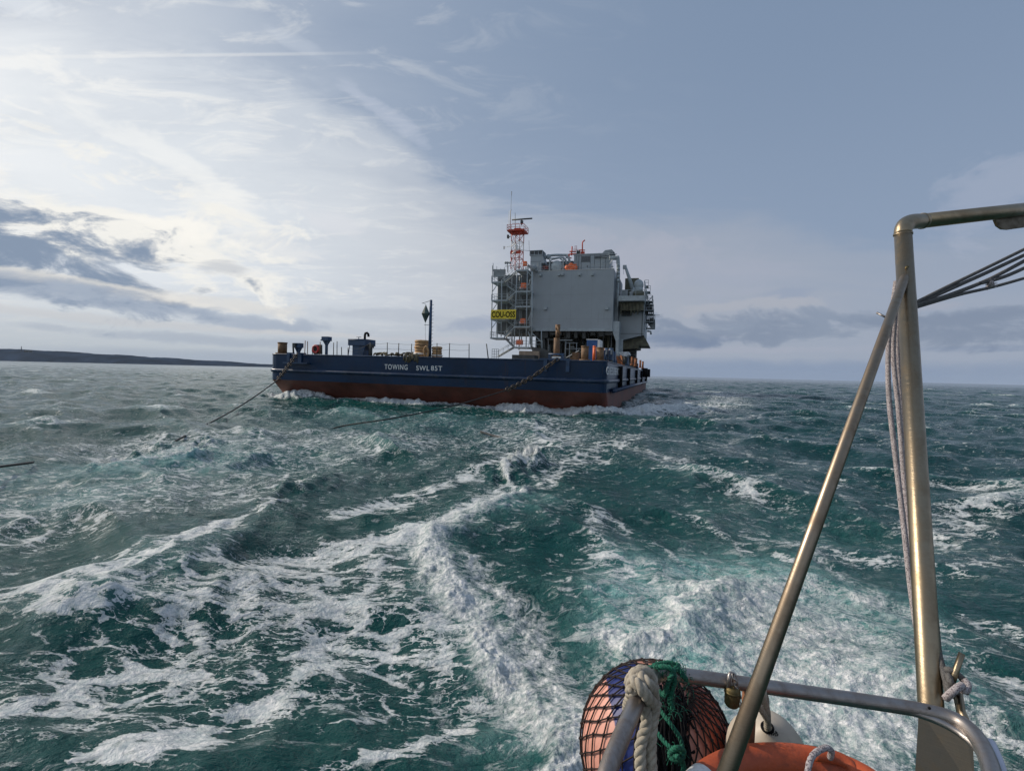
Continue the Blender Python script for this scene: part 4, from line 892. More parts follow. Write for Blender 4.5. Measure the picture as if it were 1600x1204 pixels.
# stair cage on the far right
YC = 63.0
for (xa, xb, zt_, zb_) in ((1008, 1020, 462, 477), (1009, 1021, 477, 491), (1010, 1023, 491, 513)):
    a, b = bp(xa, zt_, YC), bp(xb, zb_, YC); mb = MB()
    mb.box((a.x, YC, b.z), (b.x, YC+2.4, b.z+.16))
    rail(mb, [(a.x, YC, b.z+.16), (b.x, YC, b.z+.16), (b.x, YC+2.4, b.z+.16)], 1.15, .9)
    mb.tube([(a.x+.1, YC+.2, b.z), (b.x-.1, YC+.2, a.z)], .07, 5); mb.tube([(b.x-.05, YC+.05, b.z), (b.x-.05, YC+.05, a.z)], .06, 6)
    if zb_ > 500: mb.prism([(a.x, b.z+1.9), (b.x, b.z+1.9), (b.x, b.z), (a.x+.7, b.z+.5)], YC+.5, YC+2.2)
    part(mb, 'stair_cage', 'oss_panel')
# more walkways, ladders and cable runs on the right side
mb = MB(); rs = random.Random(21)
for k, (xa, xb, y_) in enumerate(((1007, 1013, 446), (1007, 1016, 455), (1006, 1019, 470), (1007, 1021, 484), (1008, 1021, 502))):
    a, b = bp(xa, y_, YC-1.5), bp(xb, y_, YC-1.5); mb.box((a.x, YC-1.5, a.z-.14), (b.x, YC+1.5, a.z)); rail(mb, [(a.x, YC-1.5, a.z), (b.x, YC-1.5, a.z)], 1.1, .6, .045)
part(mb, 'walkway', 'oss_panel')
mb = MB()
for px in (1009, 1012, 1015, 1018): mb.tube([bp(px, 470+rs.random()*6, YC), bp(px+1, 512-rs.random()*12, YC)], .12, 6)
for k in range(6): q = bp(1008+rs.random()*10, 475+rs.random()*32, YC-.5); mb.box((q.x-.3, YC-.6, q.z-.4), (q.x+.5, YC+.3, q.z+.3))
part(mb, 'cable_run', 'dark_steel')
a = bp(1014, 448, YP+4); mb = MB(); mb.tube([(bp(1007, 440, YP+4).x, YP+4, a.z+1.2), (a.x, YP+4, a.z-3.2)], .13, 6); part(mb, 'davit', 'steel_grey'); mb = MB(); mb.tube([bp(1021, 492, YC), bp(1031, 492, YC)], .04, 5); mb.tube([bp(1021, 494, YC), bp(1031, 494.5, YC)], .03, 5); part(mb, 'outrigger', 'steel_grey')
mb = MB(); q = bp(1015, 520, YC); mb.tube([(q.x-.5, YC, q.z+.4), (q.x+.2, YC, q.z+.3), (q.x+.3, YC, q.z-.3)], .2, 8); part(mb, 'drain_pipe', 'steel_grey')

# ---- stair tower on the left
YT = 52.5
def S(px, py, Y=YT): return bp(px, py, Y)
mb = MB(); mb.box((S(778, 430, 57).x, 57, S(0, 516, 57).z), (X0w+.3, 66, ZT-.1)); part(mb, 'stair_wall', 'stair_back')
# columns
cols = [(769.5, 415, 768, 528), (784, 437, 783, 526), (808, 422, 803, 545), (824, 422, 822, 542)]
mb = MB()
for xa, ya, xb, yb in cols:
    for Y in (YT, YT+3.6): mb.tube([(S(xa, ya).x, Y, S(xa, ya).z), (S(xb, yb).x, Y, S(xb, yb).z)], .11, 6)
mb.tube([S(831.5, 424), S(831, 546)], .15, 6)
part(mb, 'stair_column', 'steel_grey')
lev = [(806, 825, 421.5), (805.5, 829, 454.5), (805, 829, 478), (803, 828, 509.5), (803, 826, 541.5)]
left = [(768, 787, 440), (768, 793, 468.5), (767, 790, 498), (766, 788, 527)]
for (xa, xb, y_) in lev+left:
    a, b = S(xa, y_), S(xb, y_); mb = MB(); mb.box((a.x, YT-.1, a.z-.28), (b.x, YT+3.8, a.z)); rail(mb, [(a.x, YT-.08, a.z), (b.x, YT-.08, a.z)], 1.15, 1.1, .04); rail(mb, [(a.x, YT-.08, a.z), (a.x, YT+3.7, a.z)], 1.15, 1.6, .04)
    part(mb, 'landing', 'steel_grey')
fl = [((787, 439), (807, 422)), ((793, 467), (806, 455)), ((790, 497), (806, 480)), ((788, 526), (804, 510)), ((786, 441), (806, 455)), ((792, 469.5), (806, 479)), ((789, 498), (805, 510)), ((788, 527), (804, 543)), ((777, 556), (803, 541))]
for k, (p0, p1) in enumerate(fl):
    Y = YT+(.1 if k < 4 else 2.0); a, b = S(*p0, Y), S(*p1, Y); mb = MB()
    for dy in (0, 1.1): mb.tube([(a.x, Y+dy, a.z-.1), (b.x, Y+dy, b.z-.1)], .13, 5); mb.tube([(a.x, Y+dy, a.z+1.0), (b.x, Y+dy, b.z+1.0)], .045, 5)
    n = 10
    for j in range(n): c = Vector(a).lerp(Vector(b), (j+.5)/n); mb.box((c.x-.14, Y, c.z-.04), (c.x+.14, Y+1.1, c.z)); 
    for j in (0, 3, 6, 9): c = Vector(a).lerp(Vector(b), (j+.5)/n); mb.tube([c, c+Vector((0, 0, 1.0))], .035, 4)
    part(mb, 'stair_flight', 'steel_grey')
mb = MB()
for p0, p1 in [((770, 455), (778, 443)), ((770, 484), (778, 472)), ((769, 512), (777, 501)), ((825, 446), (832, 430)), ((825, 500), (832, 484)), ((825, 518), (831, 532)), ((832, 521), (846, 534)), ((769, 500), (783, 505)), ((785, 436), (797, 428)), ((823, 423), (833, 434))]:
    mb.tube([S(*p0), S(*p1)], .085, 5)
mb.tube([S(846, 516), S(846, 546)], .11, 6); part(mb, 'brace', 'steel_grey')
a, b = S(829, 541), S(847, 546); mb = MB(); mb.box((a.x, YT, b.z), (b.x, YT+2.5, b.z+.2)); rail(mb, [(a.x, YT, b.z+.2), (b.x, YT, b.z+.2)], 1.5, .9, .05); part(mb, 'landing', 'steel_grey')
mb = MB(); a, b = S(769, 545, 48), S(779, 557, 48); 
for k in range(4): mb.tube([(a.x+(b.x-a.x)*k/3, 48, 5.2), (a.x+(b.x-a.x)*k/3, 48, a.z)], .05, 5)
for k in range(4): mb.tube([(a.x, 48, a.z-k*.5), (b.x, 48, a.z-k*.5)], .04, 5)
part(mb, 'gangway_gate', 'oss_panel')
# name board
a, b = S(767.5, 484.5, YT-.3), S(806, 498, YT-.3)
mb = MB(); mb.box((a.x, YT-.38, b.z), (b.x, YT-.30, a.z)); mb.tube([(a.x, YT-.34, a.z), (b.x, YT-.34, a.z)], .05, 4); nb = part(mb, 'name_board', 'yellow')
text_mesh('lettering', 'COU-OSS', 1, M['black'], nb, ((a.x+b.x)/2, YT-.386, (a.z+b.z)/2), (R(90), 0, 0), .006, ((b.x-a.x)*.94, (a.z-b.z)*.68), .028, 1.0)
# orange boxes and signs
for px, py, w__, h__ in ((821.5, 413, 2.6, 3.4), (819.5, 447, 3.6, 3.8), (818.5, 502, 3.4, 3.8), (813, 535, 4.6, 3.8)):
    a, b = S(px-w__, py-h__, YT+1.5), S(px+w__, py+h__, YT+1.5); mb = MB(); mb.box((a.x, YT+.6, b.z), (b.x, YT+1.3, a.z)); mb.box((a.x+.1, YT+.56, b.z+.15), (b.x-.12, YT+.6-.004, a.z-.12)); part(mb, 'life_ring_box', 'orange')
mb = MB(); q = S(824, 419, YT+.4); mb.box((q.x-.5, YT+.3, q.z-.25), (q.x+.35, YT+.4, q.z+.2)); mb.box((S(812, 448).x-.35, YT+1, S(812, 448).z-.2), (S(812, 448).x+.35, YT+1.1, S(812, 448).z+.2)); mb.box((S(811, 503).x-.3, YT+1, S(811, 503).z-.2), (S(811, 503).x+.3, YT+1.1, S(811, 503).z+.2)); part(mb, 'sign_plate', 'white_paint')
# things behind the stairs
mb = MB()
for px in (800, 812, 815, 828):
    for y0, y1 in ((430, 452), (457, 476), (482, 507), (514, 538)): mb.tube([S(px, y0+2, 56), S(px, y1, 56)], .12, 6)
part(mb, 'riser_pipe', 'oss_panel')
# grey/tan skid beams under the tower
mb = MB(); a, b = bp(811, 548, 50), bp(851, 555, 50); mb.box((a.x, 50, b.z-1.2), (b.x-1.2, 56, a.z)); part(mb, 'skid_beam', mat('skid_tan', (.35, .27, .2), .8, dirt=(.2, .09, .05), scale=1))
mb = MB(); a, b = bp(800, 554, 46), bp(835, 557, 46); mb.box((a.x, 46, 4.6), (b.x, 49, a.z)); a = bp(830, 541, 51); mb.prism([(a.x, a.z), (a.x+3.9, a.z-.8), (a.x+5.2, ZD), (a.x+2.6, ZD), (a.x+.4, a.z-1.5)], 51, 52); part(mb, 'grillage', 'dark_steel')

# ---- roof equipment
YR = 57.0
def RB(px0, py0, px1, py1, Y=YR, dep=3.0, name='roof_unit', m_='oss_grey', mb=None):
    a, b = bp(px0, py0, Y), bp(px1, py1, Y); mk = mb or MB(); mk.box((a.x, Y, b.z), (b.x, Y+dep, a.z))
    return mk if mb else part(mk, name, m_)
mb = MB(); rail(mb, [(X0w+.2, YF+.1, ZT), (X1w-.1, YF+.1, ZT)], 1.0, 1.2, .03); mb.tube([(X0w+.2, YF+.05, ZT+.08), (X1w, YF+.05, ZT+.08)], .10, 5); part(mb, 'roof_rail', 'oss_panel')
# slanted louvre cabin
a, b = bp(829, 402, YR), bp(849, 424, YR); zt_ = bp(840, 391, YR).z; zt2 = bp(840, 399, YR).z
mb = MB(); mb.box((a.x+.0, YR, ZT), (b.x-.5, YR+3, zt2)); mb.prism([(a.x-.1, zt2+.01), (b.x-.3, zt2+.01), (b.x+.2, zt2-1.6), (b.x-.49, zt2-1.6), (b.x-.49, zt2-.01), (a.x-.1, zt2-.01)], YR+.01, YR+2.9)
mb.box((a.x-.2, YR-.15, zt2+.02), (b.x-.2, YR+3.1, zt2+.16)); mb.box((a.x-.2, YR-.15, zt_-.12), (b.x-.3, YR+3.1, zt_))
for f_ in (0, .36, .68, 1): x_ = a.x-.15+(b.x-a.x-.15)*f_; mb.box((x_-.05, YR-.1, zt2+.16), (x_+.06, YR+.1, zt_-.12))
cab = part(mb, 'plant_cabin', 'oss_grey'); mb = MB(); mb.box((a.x-.1, YR+.15, zt2+.17), (b.x-.4, YR+2.6, zt_-.13)); part(mb, 'louvre', 'louvre', cab)
mb = MB(); mb.box((a.x+.05, YR-.012, ZT+2.5), (b.x-.55, YR-.004, ZT+2.56)); mb.box((a.x+1.9, YR-.012, ZT), (a.x+1.94, YR-.004, ZT+2.4)); part(mb, 'seam', 'dark_steel', cab)
# red pipes
mb = MB()
for py in (416.5, 419.5): mb.tube([bp(848, py, YR+1), bp(857, py, YR+1)], .13, 8)
part(mb, 'fire_pipe', 'mast_red')
# drum in frame
a, b = bp(859.5, 404, YR), bp(880, 422, YR); c = bp(870, 414, YR); mb = MB()
for p0, p1 in (((a.x, a.z), (b.x, a.z)), ((a.x, a.z), (a.x, ZT)), ((b.x, a.z), (b.x, ZT)), ((a.x, a.z-.7), (a.x+.8, a.z)), ((b.x, a.z-.7), (b.x-.8, a.z))): mb.tube([(p0[0], YR-.2, p0[1]), (p1[0], YR-.2, p1[1])], .14, 5)
dr_ = part(mb, 'drum_frame', 'steel_grey'); mb = MB(); rr_ = (b.x-a.x)/2-.18; mb.cyl((c.x, YR-.1, ZT+rr_+.1), rr_, 3.5, 28, axis='y'); mb.ball((c.x, YR-.1, ZT+rr_+.1), (rr_*.96, .35, rr_*.96), 24, 10); part(mb, 'drum', 'steel_grey', dr_)
mb = MB()
mb.tube([bp(856, 405, YR+2), bp(861, 399, YR+2), bp(890, 398.5, YR+2)], .26, 10, sub=4); mb.tube([bp(853, 404, YR+2), bp(850, 398, YR+2)], .4, 8); mb.tube([bp(862, 405, YR+1), bp(880, 402.5, YR+1), bp(886, 413, YR+1)], .22, 8, sub=4); mb.tube([bp(884, 402, YR+1.5), bp(888, 402, YR+1.5), bp(890, 410, YR+1.5), bp(889, 418, YR+1.5)], .25, 8, sub=4)
mb.ball(bp(857, 401, YR+2), .55, 8, 6); mb.ball(bp(887, 400, YR+2), .4, 8, 6)
part(mb, 'roof_pipe', 'steel_grey')
mb = MB(); mb.box((bp(850, 405, YR+4).x, YR+4, ZT), (bp(896, 405, YR+4).x, YR+5, bp(880, 408, YR+4).z)); part(mb, 'roof_machinery', 'louvre')
mb = MB()
for px, py, s_ in ((886, 418, .5), (892, 414.5, .55), (895.5, 417, .4), (899, 418, .5), (889, 420, .35), (893, 420, .45)): q = bp(px, py, YR-.4); mb.ball(q, s_, 8, 6)
mb.box(bp(884, 420, YR-.8), tuple(Vector(bp(890, 422, YR-.3))+Vector((0, .6, 0)))); mb.tube([bp(884, 415, YR-.5), bp(901, 413, YR-.5)], .12, 6); part(mb, 'fire_pump', 'orange')
# long cabin
a, b = bp(897, 399, YR), bp(952, 424, YR); mb = MB(); mb.box((a.x, YR, ZT), (b.x, YR+4, a.z)); mb.box((a.x-.1, YR-.12, a.z+.004), (b.x+.1, YR+4.1, a.z+.22)); lcab = part(mb, 'long_cabin', 'oss_grey')
mb = MB(); RB(908.5, 400.5, 921.5, 408, YR-.05, .04, mb=mb); RB(929, 400, 951, 402, YR-.3, .28, mb=mb); part(mb, 'louvre', 'louvre', lcab)
mb = MB()
for px in (900, 904, 908, 922, 928.5, 938, 946): q = bp(px, 410, YR); mb.box((q.x, YR-.03, ZT+.1), (q.x+.07, YR-.003, a.z-.1))
q = bp(915, 409.5, YR); mb.box((q.x-.95, YR-.031, q.z), (q.x+.9, YR-.0031, q.z+.07)); mb.ball(bp(917.5, 416, YR-.05), .12, 6, 5); part(mb, 'panel_seam', 'dark_steel', lcab)
mb = MB(); q = bp(903, 409, YR-.06); mb.box((q.x-.75, YR-.07, ZT+.1), (q.x-.1, YR-.035, a.z-1.0)); part(mb, 'door', 'oss_panel', lcab)
# cowl
a, b = bp(939, 398.5, YR), bp(960, 389, YR); x2 = bp(955.5, 389, YR).x
mb = MB(); mb.prism([(a.x, a.z+.2), (a.x+.75, b.z-.1), (x2, b.z), (b.x, b.z-.55), (x2-.1, a.z+.25)], YR+.2, YR+3); cw = part(mb, 'intake_cowl', 'oss_panel')
mb = MB(); mb.prism([(x2-.75, a.z+.1), (x2-.3, b.z-.55), (x2+.42, b.z-.85), (x2-.15, a.z-.35)], YR+.1, YR+.19); part(mb, 'mesh', 'louvre', cw)
# pipes at right end of the roof
mb = MB()
for k, (dx, r_) in enumerate(((0, .16), (1.8, .18), (3.4, .12))):
    mb.tube([bp(952, 401+dx*1.4, YF+1), bp(963-dx*.4, 401+dx*1.4, YF+1), bp(967-dx*.9, 404+dx*1.5, YF+1), bp(967.5-dx, 440, YF+1)], r_, 8, sub=5)
for py in (414, 420, 426, 432, 438): mb.ball(bp(966, py, YF+.8), .35, 8, 6)
mb.tube([bp(953, 412, YF+.6), bp(957, 405, YF+.6)], .07, 5); mb.ball(bp(956.5, 416.5, YF+.3), .22, 8, 6); mb.tube([bp(950, 399, YF+1), bp(951, 396, YF+1), bp(964, 397, YF+1)], .06, 6)
part(mb, 'riser_pipe', 'steel_grey')
mb = MB(); rail(mb, [(X1w-2.5, YF+.15, ZT+.02), (X1w+.6, YF+.15, ZT+.02)], 2.4, .8, .045); part(mb, 'roof_rail', 'steel_grey')
# red davit and rails on the roof
mb = MB(); YQ = YR+1.5
mb.tube([bp(910, 399, YQ), bp(910, 380, YQ), bp(910.5, 378, YQ), bp(914, 375, YQ)], .13, 7); mb.tube([bp(893, 399, YQ), bp(894, 385, YQ)], .14, 6); mb.tube([bp(890, 393, YQ), bp(900, 393, YQ)], .14, 6)
mb.tube([bp(905, 391, YQ), bp(914, 391, YQ)], .1, 6); mb.box(tuple(bp(907, 393, YQ)), tuple(Vector(bp(913, 397, YQ))+Vector((0, .5, 0)))); mb.tube([bp(890, 397, YQ), bp(902, 397, YQ)], .16, 6); mb.tube([bp(898.5, 399, YQ), bp(898.5, 384, YQ), bp(901, 384, YQ), bp(901, 399, YQ)], .05, 5); mb.tube([bp(895, 389.5, YQ), bp(914, 390.5, YQ)], .045, 5); mb.tube([bp(889, 397, YQ), bp(889.5, 403, YQ), bp(893, 403, YQ)], .13, 6)
part(mb, 'red_davit', 'mast_red')
mb = MB(); q = bp(904, 394, YQ); mb.box((q.x-.4, YQ-.2, q.z-.4), (q.x+.3, YQ+.3, q.z+.3)); mb.tube([bp(903, 397, YQ), bp(902, 391, YQ)], .1, 5); part(mb, 'roof_machinery', 'dark_steel')
# aerial wire and whip
mb = MB(); mb.tube([bp(826.5, 376, YR), bp(827, 392, YR)], .03, 4); mb.tube([bp(812, 390.5, YR), bp(829, 392, YR)], .035, 4); part(mb, 'aerial', 'dark_steel')
# grey clutter where the stairs meet the roof
mb = MB()
for k in range(10): px = 770+k*6; q = bp(px, 424, 54); mb.tube([q, (q.x, 54, q.z+rs.uniform(.6, 1.4))], .05, 5)
mb.tube([bp(770.5, 424, 54), bp(770.5, 411, 54)], .06, 5); mb.tube([bp(770, 421, 54), bp(790, 422, 54)], .1, 5); mb.box(tuple(bp(771, 421, 55)), tuple(Vector(bp(789, 432, 55))+Vector((0, .4, 0)))); mb.tube([bp(793, 411, 54), bp(793, 425, 54)], .09, 5)
for px in (790, 793, 797): mb.ball(bp(px, 410.5, 54), .28, 7, 5)
mb.tube([bp(789, 416, 54), bp(804, 415, 54)], .06, 4); mb.ball(bp(834, 419, 54), .7, 9, 6); mb.tube([bp(825, 415, 54), bp(840, 424, 54)], .3, 7); mb.tube([bp(840, 410, 54), bp(840, 420, 54)], .05, 5); part(mb, 'roof_machinery', 'oss_panel')

# ---- red and white lattice mast
YM = 57.0; mast = None
def LM(px, py, dy=0): return bp(px, py, YM+dy)
secs = [(420, 403, 797.5, 813.5, 'mast_red'), (403, 391, 797.6, 813.6, 'mast_red'), (391, 377, 798.2, 814, 'mast_white'), (377, 363, 798.6, 814.5, 'mast_red')]
mast = part(MB().tube([LM(805, 420, 1), LM(806, 360, 1)], .05, 5), 'lattice_mast', 'mast_white')
for yb, yt, xa, xb, mm in secs:
    mb = MB(); cz, cz2 = LM(805, yb).z, LM(805, yt).z; xa_, xb_ = LM(xa, yb).x, LM(xb, yb).x; wd = xb_-xa_
    cor = [(xa_+.1, YM), (xb_-.35, YM), (xb_, YM+wd*.8), (xa_+.45, YM+wd*.8)]
    for cx_, cy_ in cor: mb.tube([(cx_, cy_, cz), (cx_, cy_, cz2)], .085, 6)
    for i in range(4):
        a, b = cor[i], cor[(i+1) % 4]; mb.tube([(a[0], a[1], cz), (b[0], b[1], cz2)], .045, 5); mb.tube([(a[0], a[1], cz2), (b[0], b[1], cz2)], .06, 5)
        if i % 2 == 0: mb.tube([(b[0], b[1], cz), (a[0], a[1], cz2)], .04, 5)
    part(mb, 'lattice', mm, mast)
a, b = LM(793.5, 361), LM(820, 355.5); mb = MB(); mb.box((a.x, YM-.6, a.z-.15), (b.x, YM+2.8, a.z+.12)); rail(mb, [(a.x, YM-.6, a.z), (b.x, YM-.6, a.z), (b.x, YM+2.8, a.z), (a.x, YM+2.8, a.z), (a.x, YM-.6, a.z)], 1.15, .9, .045); mb.box((a.x+1.4, YM-.1, a.z+.12), (b.x-.9, YM+.9, a.z+.5)); mb.box((a.x+.9, YM, a.z-.42), (b.x-.6, YM+2.0, a.z-.16)); part(mb, 'mast_platform', 'mast_red', mast)
a, b = LM(797.5, 397), LM(814, 391.5); mb = MB(); mb.prism([(a.x, a.z), (a.x, b.z-.1), (b.x, b.z), (b.x, a.z)], YM-.2, YM-.08); part(mb, 'mast_plate', 'mast_red', mast); mb = MB(); mb.tube([LM(800.5, 396, -.3), LM(806, 393, -.3)], .2, 6); mb.tube([LM(800, 385, -.1), LM(805, 379, -.1)], .1, 5); mb.box(LM(806, 391, -.2), tuple(Vector(LM(808.5, 383, -.2))+Vector((0, .2, 0)))); mb.tube([LM(787, 387), LM(798, 384.5)], .05, 5); mb.box(LM(786.5, 389, 0), tuple(Vector(LM(788.5, 384.5, 0))+Vector((0, .2, 0)))); part(mb, 'mast_fitting', 'mast_white', mast)
mb = MB(); mb.box(LM(813, 349, -.2), tuple(Vector(LM(816.5, 344, -.2))+Vector((0, .6, 0)))); mb.tube([LM(815, 352, 0), LM(815, 344, 0)], .1, 6); mb.tube([LM(800, 343.6, -.2), LM(831.5, 341.3, -.2)], .16, 8); mb.tube([LM(792.5, 372), LM(798, 369)], .1, 5); mb.box(LM(792, 372, 0), tuple(Vector(LM(794.5, 366.5, 0))+Vector((0, .5, 0)))); part(mb, 'radar_scanner', 'dark_steel', mast)
mb = MB(); mb.tube([LM(797, 360), LM(797.5, 329), LM(799, 328)], .10, 6); mb.tube([LM(798.2, 330), LM(799.3, 301)], .045, 5); mb.tube([LM(799.2, 304.5), LM(799.4, 299)], .1, 5); mb.tube([LM(805, 360), LM(805, 332.5)], .07, 5); mb.tube([LM(794.5, 352), LM(795, 330)], .03, 4); mb.tube([LM(811, 349), LM(800, 349)], .05, 4); part(mb, 'antenna', 'mast_white', mast)

# ---- loose cargo on deck
a, b = bp(917, 531, 30), bp(934, 560, 30)
ctr = thing('container', 'tall bright blue container with white edge under the substation', 'container', ((a.x+b.x)/2, 31, ZD), BM)
mb = MB(); mb.box((a.x, 30, ZD), (b.x-.1, 33, a.z)); 
for k in range(8): x_ = a.x+.1+(b.x-a.x-.3)*k/8; mb.box((x_, 29.95, ZD+.1), (x_+.09, 30.01, a.z-.15))
mb.build('body', M['bright_blue'], ctr); mb = MB(); mb.box((b.x-.09, 29.9, ZD), (b.x+.25, 33, a.z+.05)); mb.box((a.x-.05, 29.9, a.z+.004), (b.x-.095, 33.05, a.z+.14)); mb.build('frame', M['white_paint'], ctr)
a, b = bp(965, 549, 9), bp(983, 557.5, 9)
tk = thing('covered_boat', 'pale grey covered skiff like tank on a stand at the starboard rail of the barge', 'tank', ((a.x+b.x)/2, 10, ZD), BM)
mb = MB(); mb.prism([(a.x, a.z-.05), (b.x-.1, a.z), (b.x, a.z-.3), (b.x-.3, b.z+.05), (a.x+.5, b.z+.1)], 9, 11.5); mb.build('body', mat('tank_white', (.5, .52, .54), .5), tk); mb = MB()
for x_ in (a.x+.6, b.x-.4): mb.tube([(x_, 9.4, ZD), (x_, 9.4, b.z+.3)], .06); mb.tube([(x_, 11, ZD), (x_, 11, b.z+.3)], .06)
mb.tube([(a.x-.1, 8.9, a.z-.3), (a.x+.7, 8.9, ZD)], .04); mb.build('stand', M['dark_steel'], tk)
for px0, px1, lab in ((944.5, 949.5, 'left of two dark blue machines by the starboard corner of the barge'), (951.5, 957.5, 'right of two dark blue machines by the starboard corner of the barge')):
    a, b = bp(px0, 541.5, 5.5), bp(px1, 558, 5.5); cx = (a.x+b.x)/2; th = thing('winch', lab, 'winch', (cx, 5.6, ZD), BM, 'dark blue deck machines')
    mb = MB(); mb.box((a.x, 5.2, ZD+.25), (b.x, 6.0, a.z-.35)); mb.cyl((a.x+.02, 5.6, a.z-.42), .3, b.x-a.x-.04, 14, axis='x'); mb.tube([(a.x+.1, 5.15, ZD), (a.x+.25, 5.15, a.z-.2)], .05); mb.build('body', M['deck_blue'], th)
    mb = MB(); mb.box((cx+.02, 5.0, a.z-.75), (cx+.16, 5.18, a.z-.3)); mb.build('panel', M['oss_panel'], th)
    mb = MB(); mb.box((a.x+.05, 5.25, ZD), (b.x-.05, 5.95, ZD+.25)); mb.build('foot', M['dark_steel'], th)
mb = MB(); q = bp(905, 553, 3); mb.box((q.x-.8, 2.6, ZD), (q.x-.05, 3.6, ZD+.35)); mb.box((q.x-.6, 2.6, ZD+.35), (q.x, 3.4, ZD+.8)); o = mb.build('crate', M['tan'], frame=BM, org=(q.x, 3, ZD)); tag(o, 'small tan crate standing left of the left of the paired tan bollards', 'crate')
mb = MB(); q = bp(880, 556, 3); mb.tube([(bp(885, 555, 3).x, 3, ZD+.3), (bp(905, 547.5, 3).x, 3, bp(905, 547.5, 3).z)], .05, 5); mb.build('stay_rod', M['oss_panel'], barge)
# ================================================================== the towing boat's stern, near the camera
# ---- stainless gantry
G0 = at(1470, 1204, 1.30)
gan = thing('stern_gantry', 'brassy stainless steel tube arch with diagonal brace at the right edge', 'gantry', (G0.x, G0.y, 1.7))
r_ = .0305
p_top = at(1411, 366, 2.05); p_bot = at(1455, 1112, 1.42); p_el1 = at(1422, 349, 2.08); p_el2 = at(1440, 345.5, 2.11); p_far = at(1700, 316, 2.45)
pb = p_top+(p_bot-p_top)*1.12
mb = MB(); mb.tube([pb, p_bot, p_top], r_, 28); mb.build('post', M['inox'], gan)
bd = [p_top, p_top.lerp(at(1412, 350, 2.06), .5), at(1415.5, 350.5, 2.065), at(1425, 346.5, 2.08), p_el2]
c_ = catmull(bd, 8); mb = MB(); mb.tube([p_top]+c_[3:], r_*1.02, 28); mb.tube([p_top-Vector((0, 0, .004)), p_top+Vector((0, 0, .004))], r_*1.1, 28); e2 = (p_far-p_el2).normalized(); mb.tube([p_el2, p_el2+e2*.008], r_*1.1, 28); mb.build('elbow', M['inox'], gan)
mb = MB(); mb.tube([p_el2+e2*.008, p_far], r_, 28); mb.build('crossbar', M['inox'], gan)
# lug plate under the crossbar
la = at(1553, 344, 2.26); mb = MB(); u = e2; dn = Vector((0, 0, -1)); nrm = u.cross(dn).normalized()
prof = [la+u*0.0, la+u*.02+dn*.028, la+u*.055+dn*.046, la+u*.10+dn*.052, la+u*.5+dn*.05, la+u*.5-dn*.02, la-dn*.01]
vs = [p-nrm*.005 for p in prof]+[p+nrm*.005 for p in prof]; n = len(prof); mb.add(vs, [tuple(range(n)), tuple(range(2*n-1, n-1, -1))]+[(i, i+n, (i+1) % n+n, (i+1) % n) for i in range(n)]); mb.build('lug_plate', M['inox_plate'], gan)
# diagonal brace
b0 = at(1417, 424, 1.985); b1 = at(1136, 1204, .88); mb = MB(); b1x = b0+(b1-b0)*1.15
dirb = (b1-b0).normalized(); mb.tube([b0+dirb*.0, b0+dirb*.018, b0+dirb*.06, b1x], [.006, .012, .0160, .0152], 24); mb.build('brace', M['inox_brace'], gan)
q = at(1414, 418, 1.97); mb = MB(); mb.tube([q-Vector((0, .012, 0)), q+Vector((0, .02, 0))], .0055, 6); mb.tube([q-Vector((0, .015, .004)), q-Vector((0, .009, .004))], .009, 6); mb.build('bolt', M['brass'], gan)
mb = MB(); mb.tube([at(1370, 488.5, 2.02), at(1385, 496, 1.99)], .0042, 8); mb.build('pin', M['inox_rail'], gan)
# foot plate below the rail
d_ = 1.37; pp = [at(x_, y_, dd) for x_, y_, dd in ((1436, 1108, 1.41), (1492, 1116, 1.37), (1508, 1130, 1.35), (1520, 1155, 1.32), (1524, 1240, 1.24), (1428, 1240, 1.27))]
nn = (pp[1]-pp[0]).cross(pp[-1]-pp[0]).normalized(); mb = MB(); vs = [p+nn*.004 for p in pp]+[p-nn*.004 for p in pp]; n = len(pp)
mb.add(vs, [tuple(range(n)), tuple(range(2*n-1, n-1, -1))]+[(i, i+n, (i+1) % n+n, (i+1) % n) for i in range(n)]); mb.build('foot_plate', M['inox_plate'], gan)

# ---- guard rail round the stern
rl = thing('guard_rail', 'dull stainless steel stern rail crossing the bottom right', 'rail', (.6, 1.2, 1.7))
top = [at(930, 1290, .80), at(950, 1204, .875), at(985, 1118, 1.01), at(1003, 1078, 1.10), at(1016, 1060, 1.17), at(1036, 1052, 1.215), at(1065, 1054, 1.225), at(1145, 1065, 1.225), at(1250, 1080, 1.23), at(1380, 1099, 1.22), at(1450, 1111, 1.20), at(1495, 1125, 1.17), at(1525, 1150, 1.12), at(1545, 1190, 1.05), at(1556, 1240, .98)]
mb = MB(); mb.tube(top, .0170, 22, sub=10); mb.build('top_rail', M['inox_rail'], rl)
in2 = [p+Vector((-.012, -.03, -.022))*f_ for p, f_ in zip(top[9:], (.0, .35, .75, 1, 1, 1))]; mb = MB(); mb.tube(in2, .009, 12, sub=8); mb.build('inner_bar', M['inox_rail'], rl)
s0 = at(1172, 1072, 1.235); mb = MB(); mb.tube([s0, at(1166, 1178, 1.225), at(1164, 1260, 1.2)], .017, 16); mb.build('stanchion', M['rust'], rl)
mb = MB(); q = at(1452, 1105.5, 1.185); mb.ball(q, .0035, 8, 6); mb.build('rivet', M['black'], rl)
# grey white bit of gunwale past the rail
mb = MB(); mb.tube([at(1546, 1160, 1.12), at(1562, 1200, 1.06), at(1570, 1250, 1.0)], .012, 10, sub=6); mb.build('outer_bar', mat('pale_tube', (.5, .52, .6), .5), rl)

# ---- net covered fender
fc = at(1023, 1164, 1.56); fr = .228
fen = thing('fender_buoy', 'big pink orange ball fender with blue band under black netting, hanging outside the stern rail', 'fender', fc)
